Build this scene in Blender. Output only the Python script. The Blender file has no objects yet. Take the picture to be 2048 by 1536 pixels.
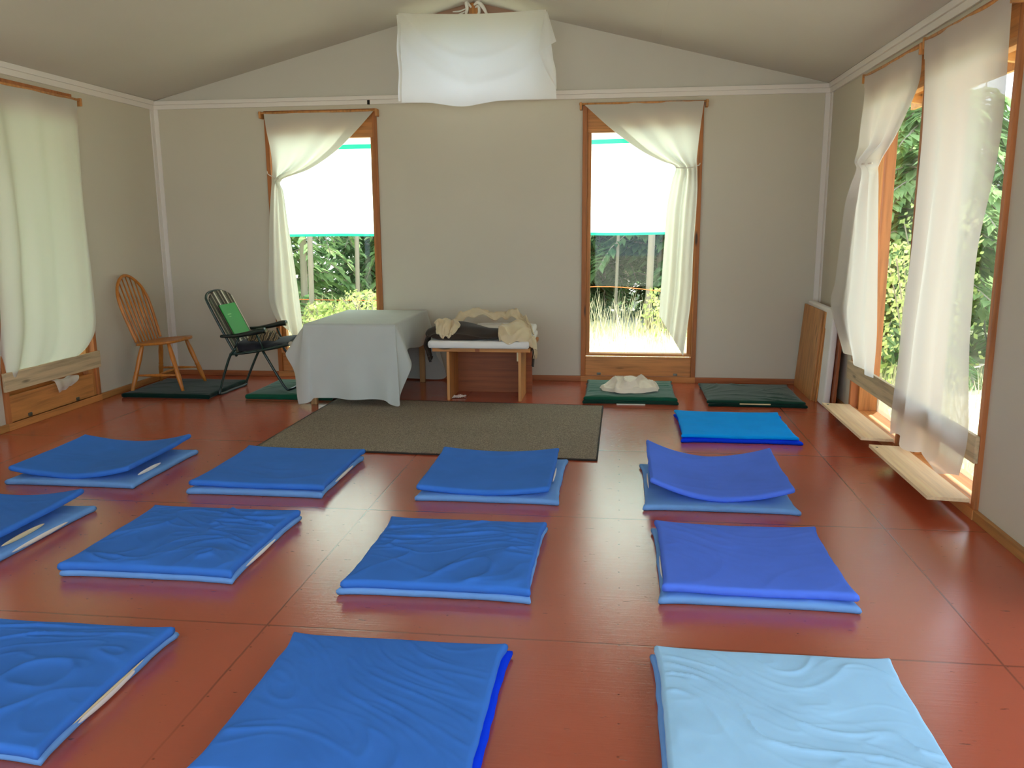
import bpy, bmesh, math, random
from mathutils import Vector, Matrix, noise

C = bpy.context.scene.collection
SC = bpy.context.scene
PI = math.pi
R = math.radians

# ---------------------------------------------------------------- camera
XL, XR, D, ZE, XM, ZR = -4.176, 1.690, 7.374, 2.48, -1.243, 3.21
YF = -1.1
FPX, YAW, PIT, ROL, CH = 1672.2, -0.127, -0.1892, -0.007, 1.3835
fw = Vector((math.sin(YAW) * math.cos(PIT), math.cos(YAW) * math.cos(PIT), math.sin(PIT)))
rt = Vector((math.cos(YAW), -math.sin(YAW), 0))
up = rt.cross(fw)
rt2 = rt * math.cos(ROL) + up * math.sin(ROL)
up2 = up * math.cos(ROL) - rt * math.sin(ROL)
cam = bpy.data.cameras.new('camera')
camo = bpy.data.objects.new('camera', cam)
C.objects.link(camo)
m = Matrix((rt2, up2, -fw)).transposed().to_4x4()
m.translation = Vector((0, 0, CH))
camo.matrix_world = m
cam.sensor_fit = 'HORIZONTAL'
cam.sensor_width = 36.0
cam.lens = 36.0 * FPX / 2048.0
cam.clip_start = 0.05
cam.clip_end = 300
SC.camera = camo

# ---------------------------------------------------------------- light
w = bpy.data.worlds.new('sky')
SC.world = w
w.use_nodes = True
bg = w.node_tree.nodes['Background']
bg.inputs['Color'].default_value = (0.80, 0.93, 1.06, 1)
bg.inputs['Strength'].default_value = 1.35
sun = bpy.data.lights.new('sun', 'SUN')
sun.energy = 4.2
sun.angle = R(0.6)
sun.color = (1.0, 0.955, 0.89)
suno = bpy.data.objects.new('sun', sun)
C.objects.link(suno)
el = R(57)
sd = Vector((0.50 * math.cos(el), 0.866 * math.cos(el), math.sin(el)))   # towards the sun
suno.rotation_euler = sd.to_track_quat('Z', 'Y').to_euler()
suno.location = (3, 12, 12)
SC.view_settings.view_transform = 'Standard'
SC.view_settings.look = 'None'
SC.view_settings.gamma = 1
SC.view_settings.use_curve_mapping = False
SC.view_settings.exposure = 1.48
try:
    SC.cycles.use_denoising = True
    SC.cycles.max_bounces = 14
    SC.cycles.diffuse_bounces = 8
    SC.cycles.transmission_bounces = 8
    SC.cycles.transparent_max_bounces = 16
    SC.cycles.caustics_reflective = False
    SC.cycles.caustics_refractive = False
    SC.cycles.sample_clamp_indirect = 8
except Exception:
    pass

# ---------------------------------------------------------------- materials
def lin(r, g, b):
    f = lambda c: (c / 255 / 12.92) if c / 255 <= .04045 else ((c / 255 + .055) / 1.055) ** 2.4
    return (f(r), f(g), f(b), 1)

class NT:
    def __init__(s, name):
        s.m = bpy.data.materials.new(name); s.m.use_nodes = True
        s.t = s.m.node_tree; s.n = s.t.nodes; s.l = s.t.links
        s.b = s.n['Principled BSDF']; s.o = s.n['Material Output']
    def a(s, typ, **kw):
        n = s.n.new(typ)
        for k, v in kw.items(): setattr(n, k, v)
        return n
    def k(s, a, b): s.l.new(a, b)
    def math(s, op, a, b=None, clamp=False):
        n = s.a('ShaderNodeMath', operation=op); n.use_clamp = clamp
        for i, v in enumerate((a, b)):
            if v is None: continue
            if isinstance(v, (int, float)): n.inputs[i].default_value = v
            else: s.k(v, n.inputs[i])
        return n.outputs[0]
    def coord(s, scale=(1, 1, 1), which='Object'):
        tc = s.a('ShaderNodeTexCoord'); mp = s.a('ShaderNodeMapping')
        mp.inputs['Scale'].default_value = scale
        s.k(tc.outputs[which], mp.inputs['Vector']); return mp.outputs[0]
    def noise(s, vec, scale, detail=4, rough=.5):
        n = s.a('ShaderNodeTexNoise'); n.inputs['Scale'].default_value = scale
        n.inputs['Detail'].default_value = detail; n.inputs['Roughness'].default_value = rough
        s.k(vec, n.inputs['Vector']); return n.outputs['Fac']
    def ramp(s, fac, stops):
        n = s.a('ShaderNodeValToRGB'); e = n.color_ramp.elements
        e[0].position, e[0].color = stops[0]; e[1].position, e[1].color = stops[-1]
        for p, c in stops[1:-1]:
            x = e.new(p); x.color = c
        s.k(fac, n.inputs[0]); return n.outputs[0]
    def mix(s, fac, a, b, mode='MIX'):
        n = s.a('ShaderNodeMix', data_type='RGBA', blend_type=mode)
        if isinstance(fac, (int, float)): n.inputs[0].default_value = fac
        else: s.k(fac, n.inputs[0])
        for i, v in ((6, a), (7, b)):
            if isinstance(v, tuple): n.inputs[i].default_value = v
            else: s.k(v, n.inputs[i])
        return n.outputs[2]
    def bump(s, h, strength=.3, dist=.01, to=None):
        n = s.a('ShaderNodeBump'); n.inputs['Strength'].default_value = strength
        n.inputs['Distance'].default_value = dist; s.k(h, n.inputs['Height'])
        s.k(n.outputs[0], (to or s.b).inputs['Normal']); return n.outputs[0]

def mul(c, f): return tuple(x * f for x in c[:3]) + (1,)

def wood(name, col, axis='Z', knots=True, rough=.55, dark=.62):
    s = NT(name)
    sc = {'X': (1.2, 22, 22), 'Y': (22, 1.2, 22), 'Z': (22, 22, 1.2)}[axis]
    v = s.coord(sc)
    f = s.noise(v, 1.6, 5, .6)
    c = s.ramp(f, [(.3, mul(col, dark)), (.52, col), (.75, mul(col, 1.18))])
    if knots:
        sc2 = {'X': (2.2, 9, 9), 'Y': (9, 2.2, 9), 'Z': (9, 9, 2.2)}[axis]
        vo = s.a('ShaderNodeTexVoronoi'); vo.inputs['Scale'].default_value = .8
        s.k(s.coord(sc2), vo.inputs['Vector'])
        kf = s.ramp(vo.outputs['Distance'], [(.07, (1, 1, 1, 1)), (.13, (0, 0, 0, 1))])
        c = s.mix(kf, c, mul(col, .18))
    s.k(c, s.b.inputs['Base Color'])
    s.b.inputs['Roughness'].default_value = rough
    s.bump(f, .12, .004)
    return s.m

def plain(name, col, rough=.6, metal=0, bumpscale=0, bstr=.2, spec=None):
    s = NT(name)
    s.b.inputs['Base Color'].default_value = col
    s.b.inputs['Roughness'].default_value = rough
    s.b.inputs['Metallic'].default_value = metal
    if spec is not None: s.b.inputs['Specular IOR Level'].default_value = spec
    if bumpscale:
        s.bump(s.noise(s.coord(), bumpscale, 3), bstr, .002)
    return s.m

def cloth(name, col, rough=.85, weave=900, sheen=.25, var=.08):
    s = NT(name)
    v = s.coord()
    n = s.noise(v, 6, 4)
    c = s.ramp(n, [(.3, mul(col, 1 - var)), (.7, mul(col, 1 + var))])
    s.k(c, s.b.inputs['Base Color'])
    s.b.inputs['Roughness'].default_value = rough
    s.b.inputs['Sheen Weight'].default_value = sheen
    s.b.inputs['Sheen Roughness'].default_value = .4
    s.b.inputs['Specular IOR Level'].default_value = .12
    s.bump(s.noise(v, weave, 2), .15, .0006)
    return s.m

def curtain_mat(name, col=(.80, .78, .72, 1), tr=.5, see=.06):
    s = NT(name)
    s.n.remove(s.b)
    df = s.a('ShaderNodeBsdfDiffuse'); tl = s.a('ShaderNodeBsdfTranslucent'); tp = s.a('ShaderNodeBsdfTransparent')
    df.inputs[0].default_value = col; tl.inputs[0].default_value = col
    m1 = s.a('ShaderNodeMixShader'); m1.inputs[0].default_value = tr
    m2 = s.a('ShaderNodeMixShader'); m2.inputs[0].default_value = see
    s.k(df.outputs[0], m1.inputs[1]); s.k(tl.outputs[0], m1.inputs[2])
    s.k(m1.outputs[0], m2.inputs[1]); s.k(tp.outputs[0], m2.inputs[2])
    s.k(m2.outputs[0], s.o.inputs[0])
    b = s.a('ShaderNodeBump'); b.inputs['Strength'].default_value = .08; b.inputs['Distance'].default_value = .001
    s.k(s.noise(s.coord(), 500, 2), b.inputs['Height'])
    s.k(b.outputs[0], df.inputs['Normal'])
    return s.m

M = {}
# walls: painted board, cream
def wallmat(name, col, bs=60):
    s = NT(name)
    v = s.coord()
    n = s.noise(v, .8, 3)
    s.k(s.ramp(n, [(.3, mul(col, .96)), (.7, mul(col, 1.03))]), s.b.inputs['Base Color'])
    s.b.inputs['Roughness'].default_value = .7
    s.bump(s.noise(v, bs, 4), .08, .002)
    return s.m
M['wall'] = wallmat('wall_paint', lin(205, 198, 181))
M['ceil'] = wallmat('ceiling_paint', lin(200, 196, 187))
M['trimw'] = wallmat('white_trim_paint', lin(228, 222, 216))
M['pineZ'] = wood('pine_upright', lin(196, 132, 70), 'Z')
M['pineX'] = wood('pine_along_back', lin(204, 140, 78), 'X')
M['pineY'] = wood('pine_along_side', lin(204, 140, 78), 'Y')
M['pineYl'] = wood('pale_pine_board', lin(224, 186, 132), 'Y', rough=.5)
M['barY'] = wood('grey_pine_bar', lin(200, 178, 140), 'Y')
M['baseX'] = wood('baseboard_wood_back', lin(168, 100, 56), 'X', False)
M['baseY'] = wood('baseboard_wood_side', lin(178, 126, 70), 'Y', False)
M['jambZ'] = wood('jamb_wood', lin(172, 104, 48), 'Z')
M['redwood'] = wood('reddish_board_wood', lin(150, 80, 40), 'Z')
M['jambS'] = wood('side_jamb_wood', lin(182, 114, 64), 'Z')
M['rafter'] = wood('rafter_wood', lin(214, 160, 96), 'X')
M['benchX'] = wood('bench_pine', lin(190, 128, 68), 'X')
M['benchZ'] = wood('bench_side_pine', lin(200, 140, 80), 'Z', False)
M['ply'] = wood('plywood_reddish', lin(150, 82, 40), 'X', False, dark=.7)
M['tableleg'] = wood('table_leg_wood', lin(190, 150, 100), 'Z', False)
M['chairw'] = wood('oak_varnish', lin(190, 118, 46), 'Z', False, rough=.35, dark=.75)
M['lean'] = wood('leaning_plank_wood', lin(196, 140, 84), 'Z')
M['steel'] = plain('dull_latch_metal', lin(120, 122, 112), .45, .8)
M['foam'] = plain('white_foam', lin(228, 226, 220), .85, 0, 300, .2)
M['foamy'] = plain('cream_foam', lin(222, 205, 165), .85, 0, 300, .2)
M['curtain'] = curtain_mat('sheer_white_curtain', (.80, .79, .73, 1), .52, .0)
M['curtainR'] = curtain_mat('sheer_white_curtain_bright', (.82, .79, .75, 1), .50, .13)
M['gcloth'] = curtain_mat('white_gable_cloth', (.97, .97, .97, 1), .84, .0)
M['awn'] = curtain_mat('white_awning_fabric', (.78, .93, .86, 1), .62, .0)
M['hem'] = curtain_mat('teal_awning_hem', (.03, .42, .30, 1), .6, 0)
M['tcloth'] = cloth('white_table_linen', lin(190, 194, 190), .8, 700, .1, .02)
M['cream'] = cloth('cream_cotton', lin(212, 194, 160), .9, 500, .3, .06)
M['offw'] = cloth('off_white_cotton', lin(232, 222, 205), .9, 500, .3, .04)
M['white'] = cloth('white_cotton', lin(232, 230, 226), .9, 500, .2, .03)
M['choc'] = cloth('dark_brown_wool', lin(58, 48, 42), .95, 400, .15, .1)
M['green'] = cloth('dark_green_cover', lin(18, 82, 60), .75, 700, .25, .1)
M['green2'] = cloth('darker_green_cover', lin(22, 60, 48), .75, 700, .25, .1)
M['green3'] = cloth('deep_green_cover', lin(8, 40, 34), .8, 700, .15, .1)
def blue(name, c, sh=0): return cloth(name, lin(*c), .85, 800, 0, .05)
M['royal'] = blue('royal_blue_cover', (60, 120, 214))
M['royal_lit'] = blue('royal_blue_cover_lit', (84, 124, 240))  # same royal blue, brightened in colour for the stronger light on the right
M['sky'] = blue('light_blue_cover', (112, 162, 226))
M['skyL'] = blue('pale_blue_cover', (164, 214, 255))
M['vivid'] = blue('vivid_blue_cover', (0, 158, 255))
M['vivid2'] = blue('vivid_dark_blue_cover', (0, 60, 236))
M['tube'] = plain('dark_green_enamel', lin(20, 48, 44), .3, 0, spec=.6)
M['chrome'] = plain('bright_metal_tube', lin(200, 205, 205), .25, .9)
M['plastic'] = plain('dark_plastic_arm', lin(24, 36, 34), .35)
M['folder'] = plain('bright_green_cardboard', lin(16, 146, 44), .55)
M['folderink'] = plain('pale_green_print', lin(120, 200, 110), .6)
M['tissue'] = plain('crumpled_tissue_white', lin(222, 212, 205), .9)
M['string'] = plain('orange_string', lin(240, 130, 60), .6)
M['twine'] = plain('white_twine', lin(230, 225, 215), .8)
M['gap_shade'] = plain('dark_gap', lin(25, 18, 12), .9)  # near-black colour standing in for the shade inside moulding gaps

def glass():
    s = NT('window_glass'); s.n.remove(s.b)
    g = s.a('ShaderNodeBsdfGlossy'); g.inputs['Roughness'].default_value = .02
    t = s.a('ShaderNodeBsdfTransparent'); t.inputs[0].default_value = (.95, .97, .96, 1)
    lw = s.a('ShaderNodeLayerWeight'); lw.inputs[0].default_value = .5
    fac = s.math('ADD', s.math('MULTIPLY', s.math('POWER', lw.outputs['Facing'], 5), .45), .02)
    mx = s.a('ShaderNodeMixShader'); s.k(fac, mx.inputs[0])
    s.k(t.outputs[0], mx.inputs[1]); s.k(g.outputs[0], mx.inputs[2]); s.k(mx.outputs[0], s.o.inputs[0])
    return s.m
M['glass'] = glass()

def striped(name, axis=1):
    s = NT(name)
    sp = s.a('ShaderNodeSeparateXYZ'); s.k(s.coord(), sp.inputs[0])
    f = s.math('FRACT', s.math('MULTIPLY', sp.outputs[axis], 9.5))
    c = s.ramp(f, [(.0, lin(70, 62, 50)), (.30, lin(66, 60, 48)), (.34, lin(200, 192, 176)), (.5, lin(196, 188, 170)),
                   (.54, lin(84, 92, 70)), (.62, lin(84, 92, 70)), (.64, lin(160, 150, 130)), (.70, lin(70, 60, 48))])
    s.n[-1].color_ramp.interpolation = 'CONSTANT' if hasattr(s.n[-1], 'color_ramp') else None
    s.k(c, s.b.inputs['Base Color']); s.b.inputs['Roughness'].default_value = .85
    return s.m
def striped2(name, axis=1):
    s = NT(name)
    sp = s.a('ShaderNodeSeparateXYZ'); s.k(s.coord(), sp.inputs[0])
    f = s.math('FRACT', s.math('MULTIPLY', sp.outputs[axis], 7.2))
    n = s.a('ShaderNodeValToRGB'); n.color_ramp.interpolation = 'CONSTANT'
    e = n.color_ramp.elements
    e[0].position = 0; e[0].color = lin(64, 56, 46)
    e[1].position = .9; e[1].color = lin(150, 140, 122)
    for p, c in ((.28, lin(206, 198, 184)), (.45, lin(78, 84, 64)), (.55, lin(140, 134, 112)), (.6, lin(60, 54, 44))):
        x = e.new(p); x.color = c
    s.k(f, n.inputs[0]); s.k(n.outputs[0], s.b.inputs['Base Color']); s.b.inputs['Roughness'].default_value = .85
    return s.m
M['stripe'] = striped2('striped_canvas')

def floor_mat_():
    s = NT('red_floor_paint')
    geo = s.a('ShaderNodeNewGeometry'); sp = s.a('ShaderNodeSeparateXYZ'); s.k(geo.outputs['Position'], sp.inputs[0])
    x, y = sp.outputs[0], sp.outputs[1]
    mp = s.a('ShaderNodeMapping'); mp.inputs['Scale'].default_value = (.8, 22, 1); s.k(geo.outputs['Position'], mp.inputs[0])
    streak = s.noise(mp.outputs[0], 4, 8, .7)
    mp2 = s.a('ShaderNodeMapping'); s.k(geo.outputs['Position'], mp2.inputs[0])
    broad = s.noise(mp2.outputs[0], 1.1, 4)
    col = s.ramp(broad, [(.3, lin(168, 80, 56)), (.7, lin(182, 88, 64))])
    wob = s.math('MULTIPLY', s.math('SUBTRACT', s.noise(mp2.outputs[0], 9, 2), .5), .006)
    def seam(co, off, per, wid):
        a = s.math('ADD', s.math('SUBTRACT', co, off), per * 20)
        a = s.math('ADD', a, wob)
        f = s.math('MODULO', a, per)
        d = s.math('MINIMUM', f, s.math('SUBTRACT', per, f))
        return s.math('SUBTRACT', 1, s.math('DIVIDE', d, wid), clamp=True)
    s1 = seam(y, 2.605, 1.22, .006)
    s2 = seam(x, -1.21, 2.44, .005)
    s2 = s.math('MULTIPLY', s2, s.ramp(s.noise(mp2.outputs[0], .9, 2), [(.42, (.25, .25, .25, 1)), (.55, (1, 1, 1, 1))]))
    sm = s.math('MAXIMUM', s1, s2)
    sm = s.math('POWER', sm, .6)
    # nail dots in rows along the joists
    fx = s.math('MODULO', s.math('ADD', s.math('ADD', s.math('SUBTRACT', x, .02), s.math('MULTIPLY', wob, 3)), 48.8), .61)
    fx = s.math('MINIMUM', fx, s.math('SUBTRACT', .61, fx))
    fy = s.math('MODULO', s.math('ADD', s.math('SUBTRACT', y, .05), 30.0), .15)
    fy = s.math('MINIMUM', fy, s.math('SUBTRACT', .15, fy))
    dd = s.math('SQRT', s.math('ADD', s.math('MULTIPLY', fx, fx), s.math('MULTIPLY', fy, fy)))
    dots = s.math('SUBTRACT', 1, s.math('DIVIDE', dd, .006), clamp=True)
    mpd = s.a('ShaderNodeMapping'); mpd.inputs['Scale'].default_value = (14, 70, 1); s.k(geo.outputs['Position'], mpd.inputs[0])
    chips = s.ramp(s.noise(mpd.outputs[0], 1.0, 3, .6), [(.69, (0, 0, 0, 1)), (.715, (1, 1, 1, 1))])
    dark = s.math('MAXIMUM', s.math('MAXIMUM', s.math('MULTIPLY', sm, s.math('MULTIPLY', s.math('ADD', s.noise(mp2.outputs[0], 2.3, 3), .1), .95)), s.math('MULTIPLY', dots, .8)), s.math('MULTIPLY', chips, .6))
    c = s.mix(dark, col, lin(40, 18, 12))
    s.k(c, s.b.inputs['Base Color'])
    r = s.ramp(streak, [(.3, (.08, .08, .08, 1)), (.7, (.19, .19, .19, 1))])
    s.k(r, s.b.inputs['Roughness'])
    s.b.inputs['Specular IOR Level'].default_value = .85
    s.b.inputs['IOR'].default_value = 1.55
    h = s.math('ADD', s.math('MULTIPLY', streak, .42), s.math('MULTIPLY', broad, .2))
    h = s.math('SUBTRACT', h, s.math('MULTIPLY', s.math('MAXIMUM', sm, s.math('MAXIMUM', dots, chips)), .12))
    s.bump(h, .24, .006)
    s.b.inputs['Coat Weight'].default_value = .0; s.b.inputs['Coat Roughness'].default_value = .13; s.b.inputs['Coat IOR'].default_value = 1.6
    return s.m
M['floor'] = floor_mat_()

def rug_mat():
    s = NT('brown_grey_rug_pile')
    v = s.coord()
    n = s.noise(v, 160, 3, .7)
    n2 = s.noise(v, 2.5, 3)
    c = s.ramp(n, [(.35, lin(96, 86, 74)), (.5, lin(138, 126, 110)), (.66, lin(182, 170, 150))])
    c = s.mix(s.math('MULTIPLY', n2, .35), c, lin(96, 84, 66))
    s.k(c, s.b.inputs['Base Color']); s.b.inputs['Roughness'].default_value = .95
    s.bump(n, .8, .006)
    return s.m
M['rug'] = rug_mat()
M['rugedge'] = plain('dark_rug_binding', lin(52, 46, 42), .9)

def leafmat(name, c1, c2):
    s = NT(name); s.n.remove(s.b)
    v = s.coord()
    c = s.ramp(s.noise(v, 3.5, 3), [(.32, c1), (.68, c2)])
    d = s.a('ShaderNodeBsdfDiffuse'); t = s.a('ShaderNodeBsdfTranslucent')
    s.k(c, d.inputs[0]); s.k(c, t.inputs[0])
    mx = s.a('ShaderNodeMixShader'); mx.inputs[0].default_value = .45
    s.k(d.outputs[0], mx.inputs[1]); s.k(t.outputs[0], mx.inputs[2]); s.k(mx.outputs[0], s.o.inputs[0])
    return s.m
M['leafA'] = leafmat('cedar_fronds', lin(108, 146, 92), lin(188, 212, 150))
M['leafB'] = leafmat('dark_conifer_needles', lin(76, 112, 76), lin(142, 172, 118))
M['leafC'] = leafmat('shrub_leaves', lin(150, 176, 100), lin(225, 228, 160))
M['straw'] = leafmat('dry_grass_blades', lin(222, 212, 168), lin(246, 240, 208))
M['bark'] = wallmat('pale_bark', lin(156, 146, 132), 30)
M['ground'] = wallmat('dry_meadow_soil', lin(224, 218, 192), 12)
M['ext'] = wallmat('outer_wall_boards', lin(170, 150, 118), 20)

# ---------------------------------------------------------------- helpers
def obj(name, bm, mat, parent=None, smooth=False, loc=None):
    me = bpy.data.meshes.new(name)
    bm.normal_update()
    bm.to_mesh(me); bm.free()
    me.materials.append(mat)
    if smooth:
        for p in me.polygons: p.use_smooth = True
    o = bpy.data.objects.new(name, me); C.objects.link(o)
    if parent: o.parent = parent
    if loc is not None: o.location = loc
    return o

def tag(o, label=None, cat=None, group=None, kind=None):
    if label: o['label'] = label
    if cat: o['category'] = cat
    if group: o['group'] = group
    if kind: o['kind'] = kind
    return o

def thing(name, label, cat, loc=(0, 0, 0), rz=0, group=None):
    o = bpy.data.objects.new(name, None); C.objects.link(o)
    o.empty_display_size = .1
    o.location = loc; o.rotation_euler = (0, 0, rz)
    return tag(o, label, cat, group)

def box(bm, x0, x1, y0, y1, z0, z1, bev=0, seg=2):
    r = bmesh.ops.create_cube(bm, size=1)
    vs = r['verts']
    for v in vs:
        v.co = Vector(((x0 + x1) / 2 + v.co.x * (x1 - x0), (y0 + y1) / 2 + v.co.y * (y1 - y0), (z0 + z1) / 2 + v.co.z * (z1 - z0)))
    if bev > 0:
        es = {e for v in vs for e in v.link_edges}
        bmesh.ops.bevel(bm, geom=list(es), offset=bev, segments=seg, affect='EDGES', profile=.6)
    return bm

def B(*a, **k): return box(bmesh.new(), *a, **k)

def catmull(P, t):
    n = len(P) - 1
    x = min(max(t, 0), 1) * n
    i = min(int(x), n - 1); f = x - i
    p1, p2 = P[i], P[i + 1]
    p0 = P[i - 1] if i > 0 else p1 * 2 - p2
    p3 = P[i + 2] if i + 2 <= n else p2 * 2 - p1
    return .5 * ((2 * p1) + (p2 - p0) * f + (2 * p0 - 5 * p1 + 4 * p2 - p3) * f * f + (3 * p1 - p0 - 3 * p2 + p3) * f ** 3)

def tube(bm, pts, rad, seg=10, sub=6, closed=False, radf=None):
    P = [Vector(p) for p in pts]
    n = (len(P) - 1) * sub if len(P) > 2 else 1
    if radf and n < 16: n = 16
    Q = [catmull(P, i / n) for i in range(n + 1)]
    rings = []
    nrm = None
    for i, q in enumerate(Q):
        t = (Q[min(i + 1, n)] - Q[max(i - 1, 0)]).normalized()
        if nrm is None:
            nrm = t.cross(Vector((0, 0, 1)) if abs(t.z) < .9 else Vector((1, 0, 0))).normalized()
        else:
            nrm = (nrm - t * nrm.dot(t)).normalized()
        b = t.cross(nrm)
        r = radf(i / n) if radf else rad
        rings.append([bm.verts.new(q + (nrm * math.cos(a) + b * math.sin(a)) * r) for a in [2 * PI * k / seg for k in range(seg)]])
    for i in range(n):
        for k in range(seg):
            bm.faces.new((rings[i][k], rings[i][(k + 1) % seg], rings[i + 1][(k + 1) % seg], rings[i + 1][k]))
    bm.faces.new(rings[0][::-1]); bm.faces.new(rings[-1])
    return bm

def T(*a, **k): return tube(bmesh.new(), *a, **k)

def lathe(bm, p0, p1, prof, seg=12):
    """turned piece from p0 to p1; prof = [(t, r)]"""
    p0, p1 = Vector(p0), Vector(p1)
    t = (p1 - p0).normalized()
    n = t.cross(Vector((0, 0, 1)) if abs(t.z) < .9 else Vector((1, 0, 0))).normalized(); b = t.cross(n)
    rings = []
    for (u, r) in prof:
        q = p0.lerp(p1, u)
        rings.append([bm.verts.new(q + (n * math.cos(a) + b * math.sin(a)) * r) for a in [2 * PI * k / seg for k in range(seg)]])
    for i in range(len(rings) - 1):
        for k in range(seg):
            bm.faces.new((rings[i][k], rings[i][(k + 1) % seg], rings[i + 1][(k + 1) % seg], rings[i + 1][k]))
    bm.faces.new(rings[0][::-1]); bm.faces.new(rings[-1])
    return bm

def grid(bm, nu, nv, fn):
    vs = [[bm.verts.new(fn(i / nu, j / nv)) for i in range(nu + 1)] for j in range(nv + 1)]
    for j in range(nv):
        for i in range(nu):
            bm.faces.new((vs[j][i], vs[j][i + 1], vs[j + 1][i + 1], vs[j + 1][i]))
    return vs

def solid(o, t, off=0):
    md = o.modifiers.new('thickness', 'SOLIDIFY'); md.thickness = t; md.offset = off
    return o

def nz(x, y, z=0): return noise.noise(Vector((x, y, z)))

def ridged(x, y, seed):
    a = 1 - abs(nz(x, y, seed)) * 2.2
    return max(0, a) ** 4

# ---------------------------------------------------------------- room shell
def wall_with_openings(name, axis, plane0, plane1, a0, a1, z1, ops, mat):
    """axis 'x': wall runs along x, thickness plane0..plane1 in y"""
    xs = sorted({a0, a1, *[o[0] for o in ops], *[o[1] for o in ops]})
    bm = bmesh.new()
    for i in range(len(xs) - 1):
        p, q = xs[i], xs[i + 1]; mid = (p + q) / 2
        zs = sorted([(o[2], o[3]) for o in ops if o[0] < mid < o[1]])
        z = 0
        segs = []
        for (b, t) in zs:
            if b > z: segs.append((z, b))
            z = t
        if z < z1: segs.append((z, z1))
        for (b, t) in segs:
            if axis == 'x': box(bm, p, q, plane0, plane1, b, t)
            else: box(bm, plane0, plane1, p, q, b, t)
    bmesh.ops.remove_doubles(bm, verts=bm.verts, dist=1e-5)
    o = obj(name, bm, mat)
    return tag(o, kind='structure')

WB = [(-3.132, -2.112), (-.322, .678)]               # back windows
WL = [(5.13, 6.19), (4.0, 5.03), (.45, 1.45), (-.8, .2)]  # last two are out of view, added to let in daylight
WR = [(5.10, 6.19), (3.98, 5.02), (.95, 2.95), (-.95, .85)]  # last two are unseen openings, added to light the right side
ZT = 2.375
wall_with_openings('wall_back', 'x', D, D + .15, XL - .15, XR + .15, ZE, [(a, b, 0, ZT) for a, b in WB], M['wall'])
wall_with_openings('wall_left', 'y', XL - .15, XL, YF, D, ZE, [(a, b, 0, ZT) for a, b in WL], M['wall'])
wall_with_openings('wall_right', 'y', XR, XR + .15, YF, D, ZE, [(a, b, 0, ZT) for a, b in WR], M['wall'])
wall_with_openings('wall_front', 'x', YF - .15, YF, XL - .15, XR + .15, ZE, [(-4.05, -2.0, .15, 2.38), (-1.95, -.55, 0.0, 2.38), (-.5, 1.6, .15, 2.38)], M['wall'])

def gable(name, y0, y1, hole=None):
    bm = bmesh.new()
    def prism(poly):
        a = [bm.verts.new((x, y0, z)) for x, z in poly]; b = [bm.verts.new((x, y1, z)) for x, z in poly]
        bm.faces.new(a); bm.faces.new(b[::-1])
        for i in range(len(poly)):
            j = (i + 1) % len(poly); bm.faces.new((a[j], a[i], b[i], b[j]))
    def zc(x): return ZE + (ZR - ZE) * (1 - abs(x - XM) / (XR - XM))
    if hole:
        hx0, hx1, hz0 = hole[:3]
        prism([(XL, ZE), (hx0, ZE), (hx0, zc(hx0))])
        prism([(hx1, ZE), (XR, ZE), (hx1, zc(hx1))])
        prism([(hx0, ZE), (hx1, ZE), (hx1, hz0), (hx0, hz0)])
    else:
        prism([(XL, ZE), (XR, ZE), (XM, ZR)])
    bmesh.ops.recalc_face_normals(bm, faces=bm.faces)
    return tag(obj(name, bm, M['ceil']), kind='structure')
GX0, GX1, GZ0, GZ1 = -1.80, -.70, 2.47, 2.98
gable('wall_back_gable', D, D + .15, (GX0, GX1, GZ0))
gable('wall_front_gable', YF - .15, YF, (-3.3, .8, ZE + .02))
e_ = bpy.data.objects.new('window_20', None); C.objects.link(e_); tag(e_, kind='structure')  # unseen front gable glazing, added to bring daylight down on the floor
def zc0(x): return ZE + (ZR - ZE) * (1 - abs(x - XM) / (XR - XM))
for x_ in (-3.3, XM - .03, .74): 
    obj('mullion', B(x_, x_ + .06, YF - .12, YF - .06, ZE + .02, zc0(x_ + .03) - .02), M['pineZ'], e_)
_bm = bmesh.new()
_bm.faces.new([_bm.verts.new((x_, YF - .09, z_)) for x_, z_ in ((-3.3, ZE + .02), (.8, ZE + .02), (.8, zc0(.8) - .01), (XM, ZR - .01), (-3.3, zc0(-3.3) - .01))])
obj('pane', _bm, M['glass'], e_)

# floor and ceiling
o = obj('floor', B(XL, XR, YF, D, -.12, 0), M['floor']); tag(o, kind='structure')
def slope(sx0, z0, sx1, z1, th, y0, y1, mat, name, parent=None):
    bm = bmesh.new()
    v = []
    for y in (y0, y1):
        for (x, z) in ((sx0, z0), (sx1, z1), (sx1, z1 + th), (sx0, z0 + th)): v.append(bm.verts.new((x, y, z)))
    for f in ((0, 1, 2, 3), (7, 6, 5, 4), (0, 4, 5, 1), (1, 5, 6, 2), (2, 6, 7, 3), (3, 7, 4, 0)): bm.faces.new([v[i] for i in f])
    bmesh.ops.recalc_face_normals(bm, faces=bm.faces)
    return obj(name, bm, mat, parent)
ce = bpy.data.objects.new('ceiling', None); C.objects.link(ce); tag(ce, kind='structure')
slope(XL, ZE, XM, ZR, .03, YF, D, M['ceil'], 'left_slope', ce)
slope(XR, ZE, XM, ZR, .03, YF, D, M['ceil'], 'right_slope', ce)
# faint panel joints of the ceiling boards
for (x, yj) in ((.30, 0),):
    z = ZE + (ZR - ZE) * (1 - abs(x - XM) / (XR - XM))
    obj('joint', B(x - .0025, x + .0025, YF, D, z - .0012, z + .004), M['ceil'], ce)
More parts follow.
